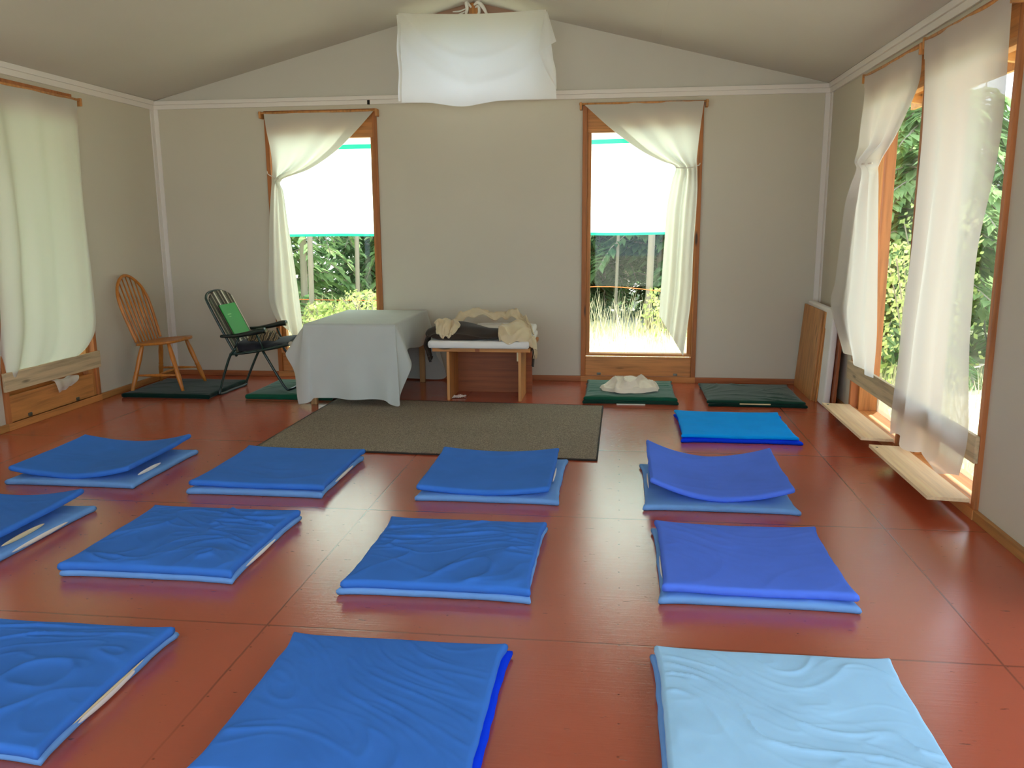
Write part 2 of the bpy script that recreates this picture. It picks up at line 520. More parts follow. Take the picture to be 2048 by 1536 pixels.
# roof deck and eaves
SL = (ZR - ZE) / (XR - XM)
rf = bpy.data.objects.new('roof', None); C.objects.link(rf); tag(rf, kind='structure')
OV = .62
def zroof(x): return ZR + .17 - SL * abs(x - XM)
xe = XR + .15 + OV; xw = XL - .15 - OV
slope(xw, zroof(xw), XM, zroof(XM), .04, YF - .5, D + .48, M['rafter'], 'deck', rf)  # gable overhang unseen, its length set to keep sun off the gable window
slope(xe, zroof(xe), XM, zroof(XM), .04, YF - .5, D + .48, M['rafter'], 'deck', rf)
for s_, xa, xb in ((1, XR + .15, xe), (-1, XL - .15, xw)):
    y = YF - .3
    while y < D + .7:
        bm = bmesh.new()
        vv = []
        for yy in (y, y + .045):
            for (x, dz) in ((xa, 0), (xb, 0), (xb, -.12), (xa, -.15)): vv.append(bm.verts.new((x, yy, zroof(x) + dz)))
        for f in ((0, 1, 2, 3), (7, 6, 5, 4), (0, 4, 5, 1), (1, 5, 6, 2), (2, 6, 7, 3), (3, 7, 4, 0)): bm.faces.new([vv[i] for i in f])
        bmesh.ops.recalc_face_normals(bm, faces=bm.faces)
        obj('rafter_tail', bm, M['rafter'], rf); y += .6
    obj('fascia', B(min(xb, xb + s_ * .03), max(xb, xb + s_ * .03), YF - .5, D + .48, zroof(xb) - .14, zroof(xb) + .04), M['rafter'], rf)
    obj('lookout_beam', B(min(xa + s_ * .30, xa + s_ * .34), max(xa + s_ * .30, xa + s_ * .34), YF - .4, D + .7, zroof(xa + s_ * .3) - .21, zroof(xa + s_ * .3) - .12), M['rafter'], rf)

# moulding, corner boards, baseboards
ntrim = [0]
def trim(bm, mat, name=None):
    ntrim[0] += 1
    return tag(obj(name or 'trim_%d' % ntrim[0], bm, mat), kind='structure')
trim(B(XL, -2.19, D - .018, D, 2.410, 2.447, bev=.003), M['trimw'])
trim(B(-2.165, XR, D - .018, D, 2.410, 2.447, bev=.003), M['trimw'])
trim(B(-2.19, -2.165, D - .004, D, 2.410, 2.447), M['gap_shade'])  # dark strip painted in for the shaded break in the moulding
trim(B(XL, XR, D - .032, D, 2.447, 2.48, bev=.003), M['trimw'])
for (x0, x1, x2) in ((XL, XL + .018, XL + .032), (XR, XR - .018, XR - .032)):
    trim(B(min(x0, x1), max(x0, x1), YF, D - .018, 2.405, 2.447, bev=.003), M['trimw'])
    trim(B(min(x0, x2), max(x0, x2), YF, D - .032, 2.447, 2.485, bev=.003), M['trimw'])
trim(B(XR - .030, XR - .0, 6.1, D - .035, 2.4855, 2.4915), M['gap_shade'])  # dark strip in place of the shaded crack above the moulding
trim(B(XL, XL + .05, D - .012, D, .05, 2.41, bev=.002), M['trimw'])
trim(B(XL, XL + .012, D - .062, D - .012, .05, 2.41, bev=.002), M['trimw'])
trim(B(XR - .05, XR, D - .012, D, .05, 2.41, bev=.002), M['trimw'])
trim(B(XR - .012, XR, D - .062, D - .012, .05, 2.41, bev=.002), M['trimw'])
def base(name, b, mat): tag(obj(name, b, mat), kind='structure')
base('baseboard_back', B(XL, XR, D - .022, D, 0, .048, bev=.004), M['baseX'])
base('baseboard_left', B(XL, XL + .022, YF, D - .022, 0, .05, bev=.004), M['baseY'])
base('baseboard_right', B(XR - .022, XR, YF, D - .022, 0, .05, bev=.004), M['baseY'])

# ---------------------------------------------------------------- windows
nwin = [0]
def window(loc, rz, W, side=False, vent='closed', topz=ZT, bar=True, simple=False):
    """local: x along the wall, +y outwards through the wall, z up; origin at the left end of the opening on the inner face"""
    nwin[0] += 1
    e = bpy.data.objects.new('window_%d' % nwin[0], None); C.objects.link(e)
    e.location = loc; e.rotation_euler = (0, 0, rz); tag(e, kind='structure')
    J = M['jambZ'] if not side else M['jambS']
    H = M['pineX'] if not side else M['pineX']
    t = .038
    pr = -.022
    zb = .05
    obj('jamb', B(0, t, pr, .17, zb, topz, bev=.003), J, e)
    obj('jamb', B(W - t, W, pr, .17, zb, topz, bev=.003), J, e)
    obj('header', B(t, W - t, pr + .004, .17, topz - .028, topz, bev=.003), J, e)
    obj('sill', B(0, W, pr - .004, .20, 0, zb, bev=.003), H, e)
    obj('head_panel', B(t, W - t, .035, .065, 2.175, topz - .028), H, e)
    obj('rail', B(t, W - t, .015, .075, 2.138, 2.175, bev=.003), H, e)
    s = .035
    pz0 = .243 if not side else .30
    obj('sash_stile', B(t, t + s, .03, .08, pz0, 2.138, bev=.003), M['pineZ'], e)
    obj('sash_stile', B(W - t - s, W - t, .03, .08, pz0, 2.138, bev=.003), M['pineZ'], e)
    if not simple:
        obj('bottom_rail', B(t, W - t, .02, .11, pz0 - .018, pz0 + .004, bev=.002), H, e)
    obj('pane', B(t + .01, W - t - .01, .094, .098, pz0 - .01, 2.15), M['glass'], e)
    if not side:
        vp = obj('vent_panel', B(t, W - t, .0, .02, zb + .003, .222, bev=.003), H, e)
        for xx in (.16, W - .17):
            obj('latch', B(xx - .018, xx + .018, -.004, .0, zb + .008, zb + .028, bev=.004), M['steel'], vp)
    else:
        if bar:
            obj('cross_bar', B(-.015, W + .0, -.044, -.023, .275, .405, bev=.003), M['barY2'], e)
        if vent == 'closed':
            vp = obj('vent_panel', B(t + .02, W - t - .03, -.004, .016, zb, .232, bev=.003), H, e)
            for xx in (.24, W - .28):
                obj('latch', B(xx - .02, xx + .02, -.009, -.004, zb + .004, zb + .03, bev=.004), M['steel'], vp)
            obj('vent_stile', B(W - t - .03, W - t, -.004, .03, zb, .27, bev=.003), M['pineZ'], e)
            obj('vent_backing', B(t, W - t, .10, .12, zb, .24), H, e)
        elif vent == 'open':
            obj('vent_post', B(t, t + .03, .03, .17, zb, .28, bev=.003), M['pineZ'], e)
            obj('vent_post', B(W - t - .03, W - t, .03, .17, zb, .28, bev=.003), M['pineZ'], e)
            obj('vent_screen', B(t + .03, W - t - .03, .155, .158, zb, .26), M['screen'], e)
            f = B(t + .004, W - t - .004, -.205, -.012, .0, .018, bev=.002)
            fo = obj('vent_flap', f, M['flap'], e); fo.location = (0, -.012, .072); fo.rotation_euler = (R(-2.5), 0, 0)
            obj('latch', B(.10, .112, -.185, -.173, .0178, .0205, bev=.001), M['steel'], fo)
            obj('hinge_block', B(t, W - t, -.02, .02, .05, .066), H, e)
    return e
M['barY2'] = wood('grey_pine_bar_x', lin(206, 184, 146), 'X')
M['flap'] = wood('lit_pine_flap', lin(250, 226, 184), 'X', rough=.5, dark=.84)  # pine colour lightened to stand in for sunlight on the flap
M['screen'] = curtain_mat('vent_mesh_screen', (.55, .62, .56, 1), .3, .55)

for a, b in WB: window((a, D, 0), 0, b - a)
for i, (a, b) in enumerate(WL):   # rz 90deg: local x -> +y, local +y -> -x
    window((XL, a, 0), R(90), b - a, side=True, vent='closed' if i < 2 else 'none', bar=i < 2)
for i, (a, b) in enumerate(WR):   # rz -90deg: local x -> -y, local +y -> +x
    window((XR, b, 0), R(-90), b - a, side=True, vent='open' if i < 2 else 'none', bar=i < 2)
for (a, b) in ((-4.05, -2.0), (-.5, 1.6)):  # unseen front windows, added to brighten the room
    nwin[0] += 1
    e = bpy.data.objects.new('window_%d' % nwin[0], None); C.objects.link(e); tag(e, kind='structure')
    bm = bmesh.new()
    box(bm, a, a + .05, YF - .15, YF + .02, .15, 2.38); box(bm, b - .05, b, YF - .15, YF + .02, .15, 2.38)
    box(bm, a, b, YF - .15, YF + .02, .15, .20); box(bm, a, b, YF - .15, YF + .02, 2.33, 2.38)
    obj('frame', bm, M['pineZ'], e)
    obj('pane', B(a + .05, b - .05, YF - .08, YF - .075, .2, 2.33), M['glass'], e)
e = bpy.data.objects.new('added_door_1', None); C.objects.link(e); tag(e, kind='structure')  # unseen glazed door, put into the front wall for fill daylight
bm = bmesh.new()
for (x0, x1) in ((-1.95, -1.86), (-1.30, -1.20), (-.64, -.55)): box(bm, x0, x1, YF - .1, YF - .05, 0.01, 2.37)
for z0, z1 in ((.01, .2), (1.0, 1.06), (2.28, 2.37)): box(bm, -1.95, -.55, YF - .099, YF - .051, z0, z1)
obj('added_door_frame', bm, M['pineZ'], e)
obj('pane', B(-1.9, -.6, YF - .078, YF - .072, .1, 2.25), M['glass'], e)

# gable window
nwin[0] += 1
e = bpy.data.objects.new('window_%d' % nwin[0], None); C.objects.link(e); tag(e, kind='structure')
def zc(x): return ZE + (ZR - ZE) * (1 - abs(x - XM) / (XR - XM))
obj('post', B(XM - .035, XM + .035, D - .01, D + .12, GZ0, ZR - .01, bev=.004), M['pineZ'], e)
obj('sill', B(GX0, GX1, D - .02, D + .15, GZ0 - .035, GZ0), M['pineX'], e)
obj('jamb', B(GX0 - .0, GX0 + .035, D, D + .15, GZ0, zc(GX0) - .01), M['pineZ'], e)
obj('jamb', B(GX1 - .035, GX1, D, D + .15, GZ0, zc(GX1) - .01), M['pineZ'], e)
obj('pane', B(GX0 + .03, GX1 - .03, D + .07, D + .075, GZ0, 3.02), M['glass'], e)
bm = bmesh.new()
pts = [(GX0 + .02, 3.02), (GX1 - .02, 3.02), (GX1 - .02, zc(GX1) - .002), (XM, ZR - .004), (GX0 + .02, zc(GX0) - .002)]
pts = [(GX0 - .02, 3.015), (GX1 + .02, 3.015), (GX1 + .02, zc(GX1) + .03), (XM, ZR + .03), (GX0 - .02, zc(GX0) + .03)]
for y in (D + .02,):
    a = [bm.verts.new((x, y, z)) for x, z in pts]; b_ = [bm.verts.new((x, y + .02, z)) for x, z in pts]
    bm.faces.new(a); bm.faces.new(b_[::-1])
    for i in range(5): bm.faces.new((a[(i + 1) % 5], a[i], b_[i], b_[(i + 1) % 5]))
bmesh.ops.recalc_face_normals(bm, faces=bm.faces)
obj('apex_board', bm, plain('rose_brown_board', lin(160, 128, 112), .7, 0, 20, .3), e)

# ---------------------------------------------------------------- curtains
def curtain(name, label, plane_fn, Ls, Rs, n, amp, seed, mat, nu=96, nv=110, offs=None, hem=True, bunch=None, group=None, bot=None):
    """plane_fn(s, z, off) -> world; Ls/Rs: matching control points (s, z)"""
    L = [Vector((a, b, 0)) for a, b in Ls]; Q = [Vector((a, b, 0)) for a, b in Rs]
    width0 = abs(Q[0].x - L[0].x)
    def surf(u, v, extra=0):
        l, r = catmull(L, v), catmull(Q, v)
        wd = (r - l).length
        p = l.lerp(r, u)
        squeeze = min(1.6, (width0 / max(wd, .08)) ** .5)
        ph = seed + 1.1 * math.sin(u * 7 + seed)
        a = amp * (0.25 + 1.0 * min(1, v * 3)) * squeeze
        if bunch: a *= 1 + 1.2 * math.exp(-((v - bunch) / .06) ** 2)
        off = a * math.sin(2 * PI * n * u + ph + .6 * math.sin(3 * v + seed)) + a * .3 * math.sin(2 * PI * n * 1.7 * u + seed * 2)
        off += .010 * nz(u * 3, v * 4, seed)
        o_ = catmull([Vector((x, 0, 0)) for x in offs], v).x if offs else 0
        z = p.y
        if bot: z += bot(u) * max(0, (v - .9) / .1)
        return plane_fn(p.x, z, off + o_ + extra)
    bm = bmesh.new()
    grid(bm, nu, nv, surf)
    ob = obj(name, bm, mat, None, True)
    tag(ob, label, 'curtain', group)
    if hem:
        bm = bmesh.new()
        grid(bm, nu, 8, lambda u, v: surf(u, v * .045 + .002, .004))
        obj('rod_pocket', bm, mat, ob, True)
    return ob, surf

pb = lambda s, z, off: Vector((s, D - .062 - off, z))
pr_ = lambda s, z, off: Vector((XR - .065 - off, s, z))
plf = lambda s, z, off: Vector((XL + .065 + off, s, z))

def free_hem(surf, ob, mat, u0, u1, v0, v1):
    bm = bmesh.new()
    grid(bm, 8, 60, lambda u, v: surf(u0 + (u1 - u0) * u, v0 + (v1 - v0) * v, .004))
    obj('hem', bm, mat, ob, True)

c1, s1 = curtain('curtain', 'white curtain tied back to the left over the back window behind the covered table', pb,
    [(-3.109, 2.357), (-3.096, 2.201), (-3.069, 2.039), (-3.059, 1.91), (-3.060, 1.80), (-3.077, 1.695), (-3.108, 1.433), (-3.136, 1.077), (-3.154, .72), (-3.08, .50)],
    [(-2.116, 2.352), (-2.284, 2.185), (-2.471, 2.02), (-2.716, 1.871), (-2.984, 1.776), (-2.967, 1.672), (-2.942, 1.388), (-2.902, 1.032), (-2.865, .60), (-2.858, .304)],
    2, .011, 1.3, M['curtain'], bunch=.45)
free_hem(s1, c1, M['curtain'], .88, .998, .02, .45)
c2, s2 = curtain('curtain', 'white curtain swept to the right over the back window above the green mats', pb,
    [(-.320, 2.367), (-.072, 2.149), (.159, 1.983), (.335, 1.891), (.451, 1.841), (.426, 1.715), (.391, 1.49), (.381, 1.24), (.365, .902), (.352, .60)],
    [(.672, 2.367), (.652, 2.194), (.634, 2.015), (.625, 1.903), (.628, 1.814), (.638, 1.66), (.633, 1.446), (.622, 1.155), (.615, .732), (.565, .25)],
    2, .012, 2.7, M['curtain'], bunch=.45)
free_hem(s2, c2, M['curtain'], .002, .13, .02, .45)
c4, s4 = curtain('curtain', 'white curtain knotted half way up beside the far right corner of the room', pr_,
    [(6.16, 2.345), (6.13, 2.176), (6.10, 2.017), (6.03, 1.881), (5.93, 1.773), (6.037, 1.706), (6.211, 1.53), (6.305, 1.289), (6.412, .963), (6.504, .764), (6.095, .475)],
    [(5.08, 2.330), (5.10, 2.147), (5.257, 1.996), (5.447, 1.862), (5.77, 1.755), (5.728, 1.673), (5.639, 1.485), (5.559, 1.207), (5.482, .90), (5.441, .654), (5.50, .40)],
    2.5, .013, .6, M['curtainR'], offs=[0, 0, .01, .02, .02, .02, .03, .03, .03, .03, .02], bunch=.4)
free_hem(s4, c4, M['curtainR'], .9, .998, .02, .4)
c5, s5 = curtain('curtain', 'long white curtain hanging straight to the pine flap on the right wall', pr_,
    [(5.03, 2.345), (4.95, 2.021), (4.93, 1.654), (4.92, 1.23), (4.956, .834), (4.981, .659), (5.016, .299), (5.016, .155)],
    [(3.996, 2.33), (3.956, 1.889), (3.985, 1.599), (4.064, 1.255), (4.044, .938), (4.018, .663), (3.982, .412), (4.02, .184)],
    2, .014, 4.1, M['curtainR'], offs=[0, .0, .0, .01, .02, .02, .025, .03], bot=lambda u: .02 * math.sin(u * 14))
c3, s3 = curtain('curtain', 'pale white curtain drawn over the left wall window and tucked behind its bar', plf,
    [(5.12, 2.33), (5.16, 2.107), (5.18, 1.739), (5.19, 1.283), (5.156, .988), (5.131, .704), (5.115, .46), (5.11, .36)],
    [(6.19, 2.33), (6.17, 2.107), (6.164, 1.739), (6.165, 1.283), (6.17, .971), (6.16, .62), (6.10, .47), (5.98, .39)],
    3, .015, 5.2, M['curtain'], offs=[0, .005, .01, .01, .01, .005, -.03, -.052])
bm = bmesh.new()
hp = [Vector((XL + .012, 5.62, .262)), Vector((XL + .055, 5.60, .26)), Vector((XL + .060, 5.62, .20)), Vector((XL + .035, 5.66, .165))]
hq = [Vector((XL + .012, 5.86, .262)), Vector((XL + .055, 5.87, .26)), Vector((XL + .060, 5.85, .225)), Vector((XL + .035, 5.80, .19))]
grid(bm, 16, 14, lambda u, v: catmull(hp, v).lerp(catmull(hq, v), u) + Vector((.006 * math.sin(u * 14), 0, .004 * math.sin(u * 9))))
obj('curtain_tail', bm, M['curtain'], c3, True)
obj('tieback', T([(-3.13, D - .02, 1.86), (-3.10, D - .07, 1.83), (-3.03, D - .10, 1.80), (-2.98, D - .075, 1.775)], .004, 6), M['twine'], c1, True)
obj('tieback', T([(.66, D - .02, 1.87), (.64, D - .08, 1.85), (.55, D - .10, 1.83), (.46, D - .075, 1.835)], .004, 6), M['twine'], c2, True)
obj('tieback', T([(XR - .01, 6.10, 1.76), (XR - .09, 5.98, 1.75), (XR - .13, 5.86, 1.75), (XR - .09, 5.78, 1.75)], .006, 6), M['twine'], c4, True)

def rod(label, p0, p1, nrm):
    p0, p1, nrm = Vector(p0), Vector(p1), Vector(nrm)
    e = thing('curtain_rod', label, 'curtain rod', p0)
    z = Vector((0, 0, 0))
    obj('rod', T([z, p1 - p0], .009, 8), M['benchZ'], e, True)
    for q in (z + (p1 - p0) * .012, (p1 - p0) * .988):
        a = q - nrm * .062; b = q + nrm * .012
        bm = bmesh.new()
        lo = Vector((min(a.x, b.x), min(a.y, b.y), q.z - .045)); hi = Vector((max(a.x, b.x), max(a.y, b.y), q.z + .014))
        for k in (0, 1):
            if hi[k] - lo[k] < .02: lo[k] -= .009; hi[k] += .009
        box(bm, lo.x, hi.x, lo.y, hi.y, lo.z, hi.z, bev=.003)
        obj('bracket', bm, M['benchZ'], e)
    return e
rod('wooden rod over the back window behind the covered table', (-3.16, D - .062, 2.352), (-2.085, D - .062, 2.352), (0, -1, 0))
rod('wooden rod over the back window above the green mats', (-.35, D - .062, 2.362), (.71, D - .062, 2.362), (0, -1, 0))
rod('wooden rod over the right wall window nearest the corner', (XR - .065, 6.21, 2.345), (XR - .065, 5.075, 2.325), (-1, 0, 0))
rod('wooden rod carrying the long straight curtain on the right wall', (XR - .065, 5.05, 2.345), (XR - .065, 3.97, 2.325), (-1, 0, 0))
rod('wooden rod over the left wall window', (XL + .065, 5.10, 2.33), (XL + .065, 6.235, 2.335), (1, 0, 0))

# cloth over the gable window
KG = (6.95) / (D - .12)     # the cloth hangs from the ceiling a little in front of the wall
pg = lambda s, z, off: Vector((s * KG, 6.95 - off, CH + (z - CH) * KG))
GL = [(-1.859, 3.113), (-1.85, 2.983), (-1.851, 2.825), (-1.853, 2.625), (-1.856, 2.402)]
GR = [(-.625, 3.096), (-.600, 2.941), (-.575, 2.785), (-.552, 2.589), (-.537, 2.392)]
gl_ = [Vector((a, b, 0)) for a, b in GL]; gr_ = [Vector((a, b, 0)) for a, b in GR]
def gsurf(u, v, extra=0):
    p = catmull(gl_, v).lerp(catmull(gr_, v), u)
    p.y -= .045 * v ** 3 * math.exp(-((u - .40) / .17) ** 2) - .012 * v * u + .018 * (1 - v) * math.sin(PI * u)
    r = math.hypot((u - .5) * 1.3, (v + .25) * .75)
    off = .012 * math.exp(-((r - .62) / .035) ** 2) + .010 * math.exp(-((r - .80) / .04) ** 2) + .006 * nz(u * 4, v * 4, 3) + .010 * math.sin(u * 5) * v
    off += .008 * math.exp(-((u - .15 - .35 * v) / .03) ** 2) * v
    return pg(p.x, p.y, off + extra)
bm = bmesh.new(); grid(bm, 90, 60, gsurf)
gc = tag(obj('gable_cloth', bm, M['gcloth'], None, True), 'white cloth pinned over the small window in the gable', 'cloth')
bm = bmesh.new()
def fold(u, v):
    # doubled band along the top
    return gsurf(u, v * .125, .012 + .004 * math.sin(u * 8))
grid(bm, 80, 6, fold)
obj('folded_band', bm, M['gcloth'], gc, True)
bm = bmesh.new()
fl = [Vector(p) for p in ((-.645, 0, 3.001), (-.668, 0, 2.88), (-.683, 0, 2.769))]
fr_ = [Vector(p) for p in ((-.615, 0, 3.09), (-.575, 0, 2.96), (-.538, 0, 2.846))]
grid(bm, 10, 16, lambda u, v: pg(catmull(fl, v).lerp(catmull(fr_, v), u).x, catmull(fl, v).lerp(catmull(fr_, v), u).z, .035 + .01 * math.sin(u * 5)))
obj('folded_corner', bm, M['gcloth'], gc, True)
bm = bmesh.new()
fl = [Vector(p) for p in ((-.683, 0, 2.769), (-.62, 0, 2.62), (-.541, 0, 2.49))]
fr_ = [Vector(p) for p in ((-.60, 0, 2.81), (-.545, 0, 2.64), (-.535, 0, 2.47))]
grid(bm, 8, 16, lambda u, v: pg(catmull(fl, v).lerp(catmull(fr_, v), u).x, catmull(fl, v).lerp(catmull(fr_, v), u).z, .025 + .01 * math.sin(u * 5)))
obj('folded_edge', bm, M['gcloth'], gc, True)
bm = bmesh.new()
grid(bm, 3, 40, lambda u, v: pg(-1.875 + u * .03 + .006 * math.sin(v * 12), 3.10 - v * .69, .01 + .01 * math.sin(u * 3)))
obj('folded_edge', bm, M['gcloth'], gc, True)
# rag tied round the post at the peak
rg = thing('rag', 'white rag tied round the wooden post at the gable peak', 'rag', (XM, D - .03, 3.14))
for pts, r_ in (([(-.015, .0, .02), (-.05, -.03, .055), (-.045, -.035, .0), (-.06, -.03, -.05)], .013),
                ([(.01, .0, .04), (.05, -.03, .05), (.09, -.03, .01), (.12, -.02, -.045)], .015),
                ([(.02, .0, .02), (.05, -.03, .02), (.055, -.03, -.03), (.03, -.03, -.06)], .011),
                ([(-.05, -.02, .01), (-.11, -.02, -.01), (-.17, -.015, -.012)], .006),
                ([(-.05, -.02, -.01), (-.10, -.02, -.03), (-.15, -.015, -.045)], .006)):
    bm = T([Vector(p) for p in pts], r_, 8, 6, radf=lambda t: r_ * (.6 + .5 * math.sin(3 * t)))
    obj('strip', bm, M['white'], rg, True)

# ---------------------------------------------------------------- floor mats
def pad(x0, x1, y0, y1, z0, th, mat, parent=None, name='floor_mat', curl=(0, 0, 0, 0), wr=.004, seed=0, wdir=0, nu=70, sag=0, bulge=.006, ears=.012, dents=None, wf=1.0):
    """padded mat with rounded rims; curl=(left,right,front,back) edge lift in metres"""
    bm = bmesh.new()
    rim = min(.014, th * .45)
    W, H = x1 - x0, y1 - y0
    cx, cy = (x0 + x1) / 2, (y0 + y1) / 2
    def lift(u, v):
        a = curl[0] * max(0, 1 - u / .55) ** 2.0 + curl[1] * max(0, (u - .45) / .55) ** 2.0
        a += curl[2] * max(0, 1 - v / .5) ** 2.0 + curl[3] * max(0, (v - .5) / .5) ** 2.0
        return a
    ca, sa = math.cos(wdir), math.sin(wdir)
    def wrinkle(u, v):
        x = (u * W) * wf; y = (v * H) * wf
        p, q = x * ca + y * sa, -x * sa + y * ca
        wv = nz(p * 2.2, q * 2.2, seed + 9) * .35
        w2 = nz(p * 1.3, q * 1.3, seed + 40) * 1.5
        h = ridged(p * 1.5 + w2, q * 5.5 + w2 * 2.2, seed) ** 1.5 * 1.3 + ridged(p * 3.2 + 5, q * 10 + w2 * 3, seed + 3) ** 1.5 * .6 - .25 * ridged(p * 1.5 + w2 + .12, q * 5.5 + w2 * 2.2 + .25, seed)
        mask = .35 + .65 * max(0, min(1, .5 + 1.6 * nz(u * 2.1, v * 2.1, seed + 20)))
        return h * wr * 1.7 * mask
    def edge_wob(t, k): return .004 * nz(t * 5, k * 3.1, seed)
    def pos(u, v, top):
        ex = (abs(u - .5) * 2) ** 8; ey = (abs(v - .5) * 2) ** 8
        x = x0 + u * W + edge_wob(v, 1) * ex * (1 if u > .5 else -1)
        y = y0 + v * H + edge_wob(u, 2) * ey * (1 if v > .5 else -1) + sag * 4 * u * (1 - u) * (.5 - v) * .02
        c = (ex * ey)
        x += (1 if u > .5 else -1) * ears * c; y += (1 if v > .5 else -1) * ears * c
        z = z0 + lift(u, v)
        inner = (1 - (abs(u - .5) * 2) ** 6) * (1 - (abs(v - .5) * 2) ** 6)
        if top:
            z += th + bulge * inner + wrinkle(u, v) * min(1, inner * 3)
            if dents:
                for (du, dv, dr, dd) in dents: z += dd * math.exp(-((u - du) ** 2 + (v - dv) ** 2) / dr ** 2)
        return Vector((x, y, z))
    n = nu
    us = [i / n for i in range(n + 1)]
    rings = []
    def ring_pts(inset, zf):
        pts = []
        for side in range(4):
            for i in range(n):
                t = i / n
                u, v = ((t, 0), (1, t), (1 - t, 1), (0, 1 - t))[side]
                a = pos(u, v, True); b = pos(u, v, False)
                p = b.lerp(a, zf)
                nx = (-1 if u == 0 else 1 if u == 1 else 0); ny = (-1 if v == 0 else 1 if v == 1 else 0)
                p += Vector((nx, ny, 0)) * inset
                p += Vector((nx, ny, 0)) * .0025 * nz(t * 12 + side * 5, zf * 2, seed + 4)
                pts.append(p)
        return pts
    tv = [[bm.verts.new(pos(u, v, True)) for u in us] for v in us]
    bv = [[bm.verts.new(pos(u, v, False)) for u in us] for v in us]
    for j in range(n):
        for i in range(n):
            bm.faces.new((tv[j][i], tv[j][i + 1], tv[j + 1][i + 1], tv[j + 1][i]))
            bm.faces.new((bv[j + 1][i], bv[j + 1][i + 1], bv[j][i + 1], bv[j][i]))
    def rimv(vs):
        r = []
        r += [vs[0][i] for i in range(n)]; r += [vs[j][n] for j in range(n)]
        r += [vs[n][n - i] for i in range(n)]; r += [vs[n - j][0] for j in range(n)]
        return r
    A, Z = rimv(tv), rimv(bv)
    m1 = [bm.verts.new(p) for p in ring_pts(.007, .80)]
    m2 = [bm.verts.new(p) for p in ring_pts(.009, .45)]
    m3 = [bm.verts.new(p) for p in ring_pts(.005, .12)]
    seq = [A, m1, m2, m3, Z]
    N = len(A)
    for k in range(4):
        for i in range(N):
            j = (i + 1) % N
            bm.faces.new((seq[k][i], seq[k + 1][i], seq[k + 1][j], seq[k][j]))
    bmesh.ops.recalc_face_normals(bm, faces=bm.faces)
    return obj(name, bm, mat, parent, True)

def slot(parent, x, y0, y1, z, th, mat, side=1, curl=0):
    """foam seen through the open side of the cover"""
    bm = bmesh.new()
    def f(u, v):
        a = math.sin(PI * u) ** .5
        ang = -PI / 2 + v * PI
        return Vector((x + side * (.0085 + .006 * math.cos(ang) * a), y0 + (y1 - y0) * u, z + .5 * th * a * math.sin(ang) + curl * u))
    grid(bm, 24, 8, f)
    return obj('foam_core', bm, mat, parent, True)

def mat_thing(pad_kw, label, group, slots=()):
    o = pad(**pad_kw)
    tag(o, label, 'floor mat', group)
    for s in slots: slot(o, *s)
    return o

